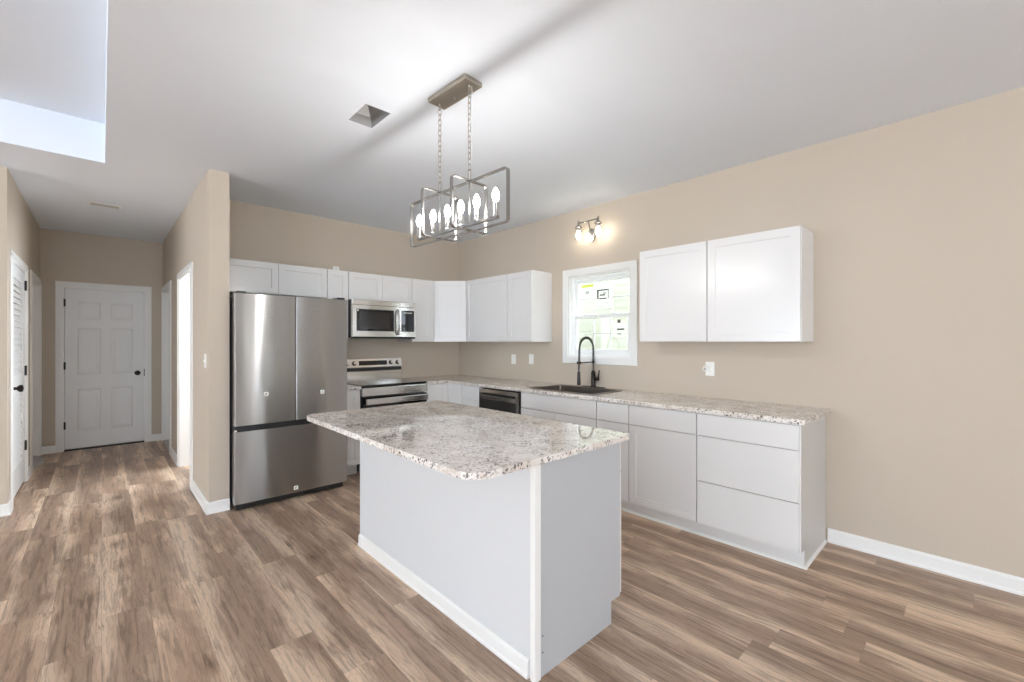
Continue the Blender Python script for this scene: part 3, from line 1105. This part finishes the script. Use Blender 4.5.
MB().tube([(FX, FY - 0.056, 1.0), (FX - 0.004, FY - 0.066, 1.03), (FX - 0.008, FY - 0.078, 1.09)], [0.008, 0.007, 0.006], 8).build('lever', 'bronze', t)

# ------------------------------------------------------------------ island
IX0, IX1, IY0, IY1 = 1.2745, 1.9040, 1.2200, 2.8620
t = thing('kitchen_island', ((IX0 + IX1) / 2, (IY0 + IY1) / 2, 0), 'white kitchen island base under the large granite slab', 'kitchen island')
XBK = IX0 + 0.012
body = MB().prism([(XBK, 0), (IX1 - 0.095, 0), (IX1 - 0.095, TK - 0.004), (IX1 - 0.019, TK - 0.004), (IX1 - 0.019, 0.887), (XBK, 0.887)], IY0 + 0.006, IY1, XZ)
body.build('carcass', 'island', t)
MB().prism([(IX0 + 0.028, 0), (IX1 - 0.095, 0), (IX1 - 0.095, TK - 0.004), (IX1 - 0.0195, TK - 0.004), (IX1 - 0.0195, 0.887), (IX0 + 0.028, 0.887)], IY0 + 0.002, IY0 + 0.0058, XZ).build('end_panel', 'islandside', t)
MB().box(IX0, XBK, IY0 + 0.022, IY1, 0.0, 0.887).build('back_panel', 'island', t)
MB().box(IX0 - 0.010, IX0 + 0.026, IY0 - 0.006, IY0 + 0.0218, 0.0, 0.887, 0.0015).build('corner_strip', 'trim', t)
MB().prism([(IX0 - p * 0.8, q * 0.82) for p, q in BP], IY0 + 0.034, IY1, XZ).build('baseboard', 'trim', t)
xs = [IX1]
fI = lambda u, v, w_: (IX1 + w_, u, v)
for (a, b) in ((IY0 + 0.006, 1.766), (1.766, 2.314), (2.314, IY1)):
    MB().prism([(a + G * .5, Z1 + 0.004), (b - G * .5, Z1 + 0.004), (b - G * .5, Z2), (a + G * .5, Z2)], -DOORT, 0.0, fI, 0.0012).build('drawer', 'cab', t)
    MB().panelled(a + G * .5, b - G * .5, TK + 0.004, Z1 - 0.003, [(a + 0.06, b - 0.06, TK + 0.06, Z1 - 0.06)], DOORT, [(0.0015, 0.007)], fI).build('door', 'cab', t)
for z in (0.098, 0.165):
    MB().tube([(IX0 + 0.045, IY0 + 0.0022, z), (IX0 + 0.045, IY0 + 0.0012, z)], 0.0035, 8).build('nail_hole', 'black', t)

tag(MB().prism(rounded(0.920, 1.922, 1.182, 2.890, [0.095, 0.02, 0.03, 0.075], 10), 0.8875, ZT1, XY, 0.007, 3)
    .build('island_countertop', 'granite', origin=(1.42, 2.02, ZC)),
    'large speckled granite slab with rounded corners on the white island', 'countertop')

# ------------------------------------------------------------------ refrigerator
FX0, FX1, FYF = 0.776, 1.690, 4.07
t = thing('refrigerator', (1.23, 4.5, 0), 'stainless french-door refrigerator with bottom freezer beside the hall wall', 'refrigerator')
MB().box(FX0 + 0.004, FX1 - 0.004, FYF + 0.085, YB - 0.04, 0.03, 1.745, 0.004).build('cabinet_body', 'darkgrey', t)


def bowed(x0, x1, z0, z1, mat, name, bow=0.006, n=14):
    """door leaf with a softly bowed front and rounded side edges"""
    poly = [(x0, FYF + 0.078)]
    for k in range(n + 1):
        s = k / n
        x = x0 + (x1 - x0) * s
        e = min(s, 1 - s) * (x1 - x0)
        rr = 0.006
        edge = rr - math.sqrt(max(0, rr * rr - (rr - min(e, rr)) ** 2))
        poly.append((x, FYF + bow * (2 * s - 1) ** 2 * 0.6 + edge))
    # add finer points at the rounded edges
    fine = []
    for e in (0.0, 0.0005, 0.0015, 0.003, 0.0045, 0.006):
        rr = 0.006
        fine.append((e, rr - math.sqrt(max(0, rr * rr - (rr - e) ** 2))))
    yb = lambda x: FYF + bow * 0.6 * (2 * (x - x0) / (x1 - x0) - 1) ** 2
    pts = [(x0 + e, yb(x0 + e) + d_) for e, d_ in fine] + [(p, yb(p)) for p in [x0 + 0.03 + (x1 - x0 - 0.06) * k / n for k in range(n + 1)]] + [(x1 - e, yb(x1 - e) + d_) for e, d_ in reversed(fine)]
    poly = [(x0, FYF + 0.078)] + pts + [(x1, FYF + 0.078)]
    return MB().prism(poly, z0, z1, XY).build(name, mat, t, smooth_angle=0.9)


XM = 1.237
dl = bowed(FX0, XM - 0.003, 0.690, 1.765, 'steel', 'door')
dr = bowed(XM + 0.003, FX1, 0.690, 1.765, 'steel', 'door')
fz = bowed(FX0, FX1, 0.060, 0.642, 'steel', 'freezer_drawer')
MB().box(FX0 + 0.006, FX1 - 0.006, FYF + 0.022, FYF + 0.084, 0.643, 0.689).build('handle_recess', 'blackplastic', t)
MB().box(XM - 0.0028, XM + 0.0028, FYF + 0.012, FYF + 0.08, 0.692, 1.76).build('door_gasket', 'blackplastic', t)
MB().box(FX0 + 0.01, FX1 - 0.03, FYF + 0.03, FYF + 0.12, 0.012, 0.055, 0.003).build('kick_grille', 'blackplastic', t)
for xx in (FX0 + 0.05, FX1 - 0.05):
    MB().box(xx - 0.035, xx + 0.035, FYF + 0.02, FYF + 0.16, 1.7655, 1.785, 0.004).build('hinge_cover', 'blackplastic', t)
    for yy in (FYF + 0.16, YB - 0.1):
        MB().lathe([(0, 0), (0.018, 0), (0.018, 0.03), (0, 0.03)], (xx, yy, 0.0), n=12).build('foot', 'blackplastic', t)
MB().box(FX0 - 0.001, FX0 + 0.02, FYF + 0.008, FYF + 0.03, 0.643, 0.66, 0.002).build('corner_cap', 'steel_lite', t)


def badge(par, x, z, s=0.017):
    y = FYF + 0.0005
    o = MB().box(x - s, x + s, y - 0.0014, y + 0.01, z - s, z + s).build('badge', 'plastic', par)
    mk = MB()
    mk.box(x - 0.008, x + 0.002, y - 0.0018, y - 0.0012, z - 0.009, z + 0.004)
    mk.box(x - 0.002, x + 0.008, y - 0.0018, y - 0.0012, z + 0.005, z + 0.010)
    mk.build('badge_mark', 'ink', o)


badge(dl, 1.003, 0.935)
badge(dr, 1.460, 0.918)
badge(fz, 1.237, 0.10)

# ------------------------------------------------------------------ range
RX0, RX1 = 1.9475, 2.7155
RYF = 4.315
t = thing('range', (2.33, 4.65, 0), 'stainless electric range with rear control panel, left of the counter corner', 'range')
MB().box(RX0 + 0.002, RX1 - 0.002, RYF + 0.05, YB - 0.02, 0.02, 0.895, 0.002).build('body', 'darkgrey', t)
MB().box(RX0, RX1, RYF + 0.01, YB - 0.03, 0.8955, 0.921, 0.004, 2).build('cooktop', 'blackglass', t)
ck = bpy.data.objects['cooktop']
for (bx, by, r) in ((2.14, 4.50, 0.10), (2.52, 4.50, 0.085), (2.14, 4.76, 0.08), (2.52, 4.76, 0.10)):
    MB().lathe([(r - 0.003, 0.0), (r, 0.0004), (r + 0.003, 0.0)], (bx, by, 0.9212), n=36).build('burner_ring', 'ink', ck)
MB().box(RX0, RX1, RYF - 0.012, RYF + 0.048, 0.806, 0.894, 0.006, 2).build('front_fascia', 'steel_lite', t)
MB().lathe([(0, 0), (0.007, 0), (0.007, 0.0015), (0, 0.0015)], (RX1 - 0.06, RYF - 0.012, 0.868), (0, -1, 0), 12).build('maker_mark', 'ink', t)
od = MB().box(RX0 + 0.004, RX1 - 0.004, RYF, RYF + 0.048, 0.235, 0.796, 0.004, 2).build('oven_door', 'blackglass', t)
MB().box(RX0 + 0.09, RX1 - 0.09, RYF - 0.002, RYF + 0.01, 0.33, 0.62, 0.002).build('oven_window', 'greywin', od)
MB().box(RX0 + 0.004, RX1 - 0.004, RYF - 0.003, RYF + 0.004, 0.235, 0.29, 0.001).build('door_trim', 'steel_lite', od)
hd = MB().box(RX0 + 0.02, RX1 - 0.02, RYF - 0.062, RYF - 0.040, 0.722, 0.784, 0.008, 3)
for xx in (RX0 + 0.05, RX1 - 0.05):
    hd.box(xx - 0.012, xx + 0.012, RYF - 0.045, RYF + 0.002, 0.735, 0.772, 0.002)
hd.build('oven_handle', 'steel_lite', od)
MB().box(RX0 + 0.004, RX1 - 0.004, RYF, RYF + 0.048, 0.05, 0.226, 0.004, 2).build('storage_drawer', 'steel_lite', t)
for xx in (RX0 + 0.05, RX1 - 0.05):
    for yy in (RYF + 0.1, YB - 0.1):
        MB().lathe([(0, 0), (0.015, 0), (0.015, 0.02), (0, 0.02)], (xx, yy, 0), n=10).build('foot', 'blackplastic', t)
bgd = MB().prism([(YB - 0.10, 0.9212), (YB - 0.03, 0.9212), (YB - 0.03, 1.172), (YB - 0.075, 1.172), (YB - 0.098, 1.075), (YB - 0.088, 1.07), (YB - 0.088, 1.032), (YB - 0.098, 1.028)],
                 RX0, RX1 - 0.004, lambda p, q, t: (t, p, q), 0.002).build('backguard', 'steel_lite', t)
MB().box(RX0 + 0.006, RX1 - 0.010, YB - 0.0935, YB - 0.080, 1.034, 1.068).build('vent_band', 'blackplastic', bgd)
tn = Vector((0, 0.023, 0.097)).normalized()
nv = Vector((0, -tn.z, tn.y))
P0 = Vector((0, YB - 0.0865, 1.1235))
fG = lambda u, v, w_: tuple(Vector((u, 0, 0)) + P0 + tn * v + nv * w_)
MB().prism([(2.165, -0.028), (2.515, -0.028), (2.515, 0.026), (2.165, 0.026)], -0.002, 0.002, fG).build('display', 'blackglass', bgd)
for xx in (2.018, 2.110, 2.566, 2.655):
    c = Vector(fG(xx, -0.002, 0.0))
    kb = MB().lathe([(0, -0.002), (0.026, -0.002), (0.026, 0.004), (0.023, 0.007), (0, 0.007)], c, nv, 20).build('knob_bezel', 'blackplastic', bgd)
    k2 = MB().lathe([(0, 0.006), (0.019, 0.006), (0.0175, 0.026), (0.0155, 0.029), (0, 0.029)], c, nv, 20)
    k2.prism([(xx - 0.004, -0.018), (xx + 0.004, -0.018), (xx + 0.004, 0.014), (xx - 0.004, 0.014)], 0.025, 0.033, fG, 0.001)
    k2.build('control_knob', 'steel_lite', bgd)

# ------------------------------------------------------------------ microwave
MX0, MX1, MYF, MZ0, MZ1 = 1.950, 2.7135, 4.560, 1.412, 1.8285
t = thing('microwave', (2.33, 4.77, MZ0), 'stainless over-the-range microwave with black window', 'microwave')
MB().box(MX0 + 0.002, MX1 - 0.002, MYF + 0.045, YB - 0.002, MZ0 + 0.008, MZ1, 0.002).build('body', 'darkgrey', t)
XS = 2.495
dm = MB().panelled(MX0, XS, MZ0 + 0.016, MZ1 - 0.06, [(MX0 + 0.042, XS - 0.06, MZ0 + 0.075, MZ1 - 0.10)], 0.044, [(0.003, 0.004)], fCB(MYF)).build('door', 'steel_lite', t)
MB().box(MX0 + 0.046, XS - 0.064, MYF + 0.0022, MYF + 0.0040, MZ0 + 0.079, MZ1 - 0.104).build('door_window', 'blackglass', dm)
MB().box(MX0 + 0.075, XS - 0.12, MYF + 0.0012, MYF + 0.0022, MZ0 + 0.10, MZ1 - 0.125).build('window_screen', 'greywin', dm)
MB().box(MX0 + 0.050, MX0 + 0.066, MYF + 0.0004, MYF + 0.0014, MZ1 - 0.125, MZ1 - 0.109).build('badge', 'plastic', dm)
MB().tube([(XS - 0.024, MYF - 0.001, MZ1 - 0.095), (XS - 0.024, MYF - 0.026, MZ1 - 0.105), (XS - 0.024, MYF - 0.038, MZ1 - 0.15), (XS - 0.024, MYF - 0.042, (MZ0 + MZ1) / 2),
           (XS - 0.024, MYF - 0.038, MZ0 + 0.10), (XS - 0.024, MYF - 0.026, MZ0 + 0.055), (XS - 0.024, MYF - 0.001, MZ0 + 0.045)], 0.0135, 12).build('door_handle', 'nickel', dm)
pn = MB().box(XS + 0.003, MX1, MYF, MYF + 0.044, MZ0 + 0.016, MZ1 - 0.06, 0.001).build('control_panel', 'steel_lite', t)
MB().box(XS + 0.030, MX1 - 0.022, MYF - 0.0015, MYF + 0.002, MZ0 + 0.075, MZ1 - 0.095, 0.0005).build('keypad', 'blackglass', pn)
MB().box(XS + 0.055, MX1 - 0.05, MYF - 0.0022, MYF - 0.0014, MZ1 - 0.128, MZ1 - 0.116).build('clock', 'inkpale', pn)
MB().box(MX0, MX1, MYF, MYF + 0.044, MZ1 - 0.057, MZ1, 0.003).build('vent_trim', 'steel_lite', t)
MB().box(MX0 + 0.004, MX1 - 0.004, MYF + 0.002, MYF + 0.05, MZ0 - 0.004, MZ0 + 0.0145, 0.001).build('bottom_grille', 'blackplastic', t)

# ------------------------------------------------------------------ dishwasher
DY0, DY1 = 3.092, 3.729
t = thing('dishwasher', (3.32, 3.41, 0), 'stainless dishwasher under the counter left of the sink', 'dishwasher')
MB().box(XCB + 0.012, XR - 0.03, DY0 + 0.003, DY1 - 0.003, 0.03, 0.868, 0.002).build('tub', 'blackplastic', t)
XD = 3.003
fd = fCR(XD)
dw = MB().panelled(DY0 + 0.018, DY1 - 0.004, 0.115, 0.862, [(DY0 + 0.06, DY1 - 0.035, 0.798, 0.826)], 0.028, [(0.002, 0.022)], fd).build('door', 'steel_lite', t)
MB().box(XD + 0.016, XD + 0.0195, DY0 + 0.066, DY1 - 0.041, 0.801, 0.823).build('pocket_handle', 'blackplastic', dw)
MB().box(XD - 0.003, XD + 0.001, DY0 + 0.06, DY1 - 0.035, 0.778, 0.796, 0.001).build('handle_lip', 'steel_lite', dw)
MB().box(XD - 0.0015, XD + 0.001, DY0 + 0.055, DY1 - 0.02, 0.35, 0.757, 0.0005).build('front_panel', 'greywin', dw)
MB().box(XD + 0.05, XD + 0.06, DY0 + 0.01, DY1 - 0.01, 0.0, 0.108).build('toe_panel', 'blackplastic', t)

# ------------------------------------------------------------------ chandelier
CA = math.radians(2.6)
CX, CY = 1.412, 1.970
D = Vector((-math.sin(CA), math.cos(CA), 0))
E_ = Vector((math.cos(CA), math.sin(CA), 0))
fC = lambda s, z, w_: tuple(Vector((CX, CY, 0)) + D * s + E_ * w_ + Vector((0, 0, z)))
t = thing('chandelier', (CX, CY, 1.95), 'six-candle nickel frame chandelier hanging on two chains over the island', 'chandelier')
RZ = Matrix.Rotation(CA, 4, 'Z')
MB().box(CX - 0.06, CX + 0.06, CY - 0.165, CY + 0.165, H - 0.026, H - 0.0005, 0.005, 2, rot=RZ).build('canopy', 'canopy', t)
cn = bpy.data.objects['canopy']
MB().lathe([(0, 0), (0.004, 0), (0.007, 0.01), (0.004, 0.02), (0.004, 0.03), (0, 0.03)], fC(-0.005, H - 0.055, 0), n=12).build('canopy_knob', 'canopy', cn)


def ring(plane, hw, z0, z1, band, th, r=0.022):
    """rounded rectangular hoop of flat bar; plane(s, z, w)"""
    o = rounded(-hw, hw, z0, z1, [r] * 4, 5)
    i = rounded(-hw + th, hw - th, z0 + th, z1 - th, [r - th] * 4, 5)
    q = bmesh.new()
    L = []
    for pts in (o, i):
        for w_ in (-band / 2, band / 2):
            L.append([q.verts.new(plane(s, z, w_)) for s, z in pts])
    n_ = len(o)
    for k in range(n_):
        j = (k + 1) % n_
        q.faces.new([L[0][k], L[0][j], L[1][j], L[1][k]])
        q.faces.new([L[2][k], L[2][j], L[3][j], L[3][k]])
        q.faces.new([L[0][k], L[0][j], L[2][j], L[2][k]])
        q.faces.new([L[1][k], L[1][j], L[3][j], L[3][k]])
    mb = MB()
    mb._merge(q)
    return mb


ZF0, ZF1 = 1.951, 2.220
ring(fC, 0.420, ZF0, ZF1, 0.020, 0.006).build('long_frame', 'nickel', t)
SX = 0.130
for s in (-SX, SX):
    ring(lambda p, z, w_, s=s: fC(s + w_, z, p), 0.122, ZF0 + 0.0062, ZF1 - 0.0062 + 0.0124, 0.020, 0.006).build('cross_frame', 'nickel', t)
br = MB()
br.prism([(-0.345, -0.011), (0.345, -0.011), (0.345, 0.011), (-0.345, 0.011)], 1.984, 1.996, lambda p, q, tt: fC(p, tt, q), 0.002)
br.build('candle_bar', 'nickel', t)
for s in (-SX, SX):
    MB().tube([fC(s, 1.996, 0), fC(s, ZF1 - 0.004, 0)], 0.005, 10).build('stem', 'nickel', t)
    # squared hanger loop above the frame
    lp = [fC(s + a, b, 0) for a, b in rounded(-0.0115, 0.0115, ZF1 + 0.006, ZF1 + 0.062, [0.004] * 4, 3)]
    MB().tube(lp, 0.0028, 6, closed=True).build('hanger_loop', 'canopy', t)
    ch = MB()
    ztop, zbot = H - 0.028, ZF1 + 0.060
    nl = 15
    pit = (ztop - zbot) / nl
    for k in range(nl):
        zc = zbot + (k + 0.5) * pit
        hh, ww = pit * 0.5 + 0.0035, 0.0085
        pts = []
        for j in range(16):
            a = 2 * PI * j / 16
            dx = ww * math.cos(a)
            dz = (hh - ww) * (1 if math.sin(a) >= 0 else -1) + ww * math.sin(a)
            pts.append(fC(s + (dx if k % 2 == 0 else 0), zc + dz, dx if k % 2 else 0))
        ch.tube(pts, 0.0019, 6, closed=True)
    ch.build('chain', 'canopy', t)
    MB().lathe([(0, 0), (0.004, 0), (0.008, 0.006), (0.008, 0.012), (0, 0.012)], fC(s, H - 0.038, 0), n=12).build('chain_mount', 'canopy', cn)
MB().tube([fC(-SX - 0.012, H - 0.03, 0.006), fC(-SX - 0.021, 2.62, 0.008), fC(-SX - 0.006, 2.50, -0.006), fC(-SX - 0.018, 2.40, 0.004), fC(-SX - 0.004, 2.30, 0.002), fC(-SX, 2.232, 0)], 0.0016, 6).build('power_cord', 'plastic', t)
for s in (-0.331, -0.188, -0.058, 0.060, 0.194, 0.333):
    c = Vector(fC(s, 1.996, 0))
    sv = MB().lathe([(0.0, 0.0005), (0.013, 0.0005), (0.013, 0.006), (0.0105, 0.009), (0.0105, 0.070), (0.0, 0.070)], c, n=16).build('candle_sleeve', 'nickel', t)
    MB().lathe([(0, 0.0705), (0.008, 0.071), (0.0125, 0.080), (0.0165, 0.095), (0.0165, 0.108), (0.012, 0.125), (0.005, 0.138), (0, 0.142)], c, n=16).build('bulb', 'bulb', sv)

# ------------------------------------------------------------------ light over the window
VX = 3.530
t = thing('vanity_light', (XR, 2.66, 2.45), 'two-lamp nickel wall light with glass jars above the window', 'wall light')
MB().prism([(2.685 + 0.042 * math.cos(2 * PI * k / 28), 2.455 + 0.068 * math.sin(2 * PI * k / 28)) for k in range(28)], XR - 0.022, XR - 0.0005, YZ, 0.005, 2).build('backplate', 'nickel', t)
MB().tube([(XR - 0.02, 2.685, 2.455), (XR - 0.06, 2.67, 2.48), (XR - 0.095, 2.655, 2.53), (VX, 2.655, 2.572)], 0.007, 10).build('arm', 'nickel', t)
MB().tube([(VX, 2.525, 2.574), (VX, 2.785, 2.574)], 0.0065, 10).build('crossbar', 'nickel', t)
for yy in (2.535, 2.775):
    sh = MB().lathe([(0, 2.604), (0.004, 2.602), (0.007, 2.595), (0.005, 2.590), (0.009, 2.586), (0.009, 2.560), (0.014, 2.552), (0.034, 2.536), (0.036, 2.524), (0.030, 2.522), (0, 2.522)], (VX, yy, 0), n=20).build('lamp_cap', 'nickel', t)
    jr = MB().lathe([(0.028, 2.521), (0.030, 2.512), (0.043, 2.497), (0.044, 2.418), (0.041, 2.404)], (VX, yy, 0), n=24).build('glass_jar', 'jar', sh)
    MB().lathe([(0, 2.521), (0.013, 2.521), (0.013, 2.498), (0, 2.498)], (VX, yy, 0), n=14).build('socket', 'nickel', sh)
    MB().lathe([(0, 2.4975), (0.011, 2.497), (0.015, 2.485), (0.025, 2.462), (0.027, 2.445), (0.022, 2.428), (0.010, 2.419), (0, 2.417)], (VX, yy, 0), n=18).build('bulb', 'vbulb', sh)


# ------------------------------------------------------------------ small fittings
def plate(name, f, u, v, label, cat, kind, group=None, wd=0.035, hh=0.057):
    c = f(u, v, 0)
    t = thing(name, c, label, cat, group)
    MB().prism(rounded(u - wd, u + wd, v - hh, v + hh, [0.004] * 4, 3), 0.0004, 0.006, f, 0.0015).build('cover_plate', 'plastic', t)
    if kind == 'outlet':
        for dz in (-0.02, 0.02):
            rc = MB().prism(rounded(u - 0.0165, u + 0.0165, v + dz - 0.014, v + dz + 0.014, [0.008] * 4, 4), 0.006, 0.0075, f).build('receptacle', 'plastic', t)
            for du in (-0.0065, 0.0065):
                MB().prism([(u + du - 0.001, v + dz - 0.004), (u + du + 0.001, v + dz - 0.004), (u + du + 0.001, v + dz + 0.005), (u + du - 0.001, v + dz + 0.005)], 0.0075, 0.0078, f).build('slot', 'ink', rc)
    elif kind == 'rocker':
        MB().prism(rounded(u - 0.0165, u + 0.0165, v - 0.033, v + 0.033, [0.003] * 4, 2), 0.006, 0.0095, f, 0.001).build('rocker', 'plastic', t)
    else:
        MB().prism([(u - 0.005, v - 0.010), (u + 0.005, v - 0.010), (u + 0.004, v + 0.010), (u - 0.004, v + 0.010)], 0.006, 0.016, f, 0.001).build('toggle', 'plastic', t)
    return t


plate('wall_outlet', fW, 3.852, 1.160, 'white outlet under the left wall cabinets, nearer the corner', 'outlet', 'outlet')
plate('light_switch', fW, 3.552, 1.170, 'white rocker switch under the left wall cabinets, nearer the window', 'switch', 'rocker')
t = plate('wall_outlet', fW, 1.506, 1.150, 'white outlet with plugged-in device below the right wall cabinets', 'outlet', 'outlet')
c = fW(1.530, 1.150, 0.0082)
MB().lathe([(0, 0), (0.026, 0), (0.028, 0.008), (0.025, 0.026), (0.018, 0.034), (0, 0.036)], c, (-1, 0, 0), 22).build('plug_adapter', 'plastic', t)
MB().lathe([(0, 0), (0.010, 0), (0.010, 0.003), (0, 0.003)], (c[0] - 0.036, c[1], c[2]), (-1, 0, 0), 14).build('adapter_lens', 'inkpale', t)
plate('light_switch', fR, 4.330, 1.215, 'white toggle switch on the hall wall beside the refrigerator', 'switch', 'toggle', wd=0.04)
plate('wall_outlet', fCB(YB), 1.935, 2.168, 'white outlet on the wall just above the slim cabinet', 'outlet', 'outlet')

# open duct in the ceiling
dt = MB()
q = bmesh.new()
x0, x1, y0, y1 = VT
lv = [(0.0, H + 0.001), (-0.018, H + 0.055), (-0.050, H + 0.11)]
rings = []
for ins, z in lv:
    rings.append([q.verts.new(p + (z,)) for p in ((x0 - ins * -1, y0 - ins * -1), (x1 + ins, y0 - ins * -1), (x1 + ins, y1 + ins), (x0 - ins * -1, y1 + ins))])
for A, B in zip(rings, rings[1:]):
    for k in range(4):
        q.faces.new([A[k], A[(k + 1) % 4], B[(k + 1) % 4], B[k]])
q.faces.new(rings[-1])
dt._merge(q)
o = dt.build('ceiling_duct_boot', 'duct', origin=((x0 + x1) / 2, (y0 + y1) / 2, H))
md = o.modifiers.new('thickness', 'SOLIDIFY'); md.thickness = 0.001; md.offset = -1
tag(o, 'open square metal duct hole in the kitchen ceiling', 'vent')

t = thing('ceiling_vent', (0.02, 6.03, H), 'slim white register in the hall ceiling', 'vent')
MB().slab([-0.10, -0.082, 0.128, 0.146], [5.97, 5.985, 6.075, 6.09], lambda u, v: not in_r(u, v, (-0.082, 0.128, 5.985, 6.075)), H - 0.008, H - 0.0005, XY, 0.002).build('vent_frame', 'plastic', t)
vb = MB()
for k in range(6):
    y = 5.992 + k * 0.0152
    vb.prism([(y, H - 0.002), (y + 0.002, H - 0.001), (y + 0.011, H - 0.007), (y + 0.009, H - 0.008)], -0.082, 0.128, lambda p, q, tt: (tt, p, q))
vb.build('vent_slats', 'inkpale', t)
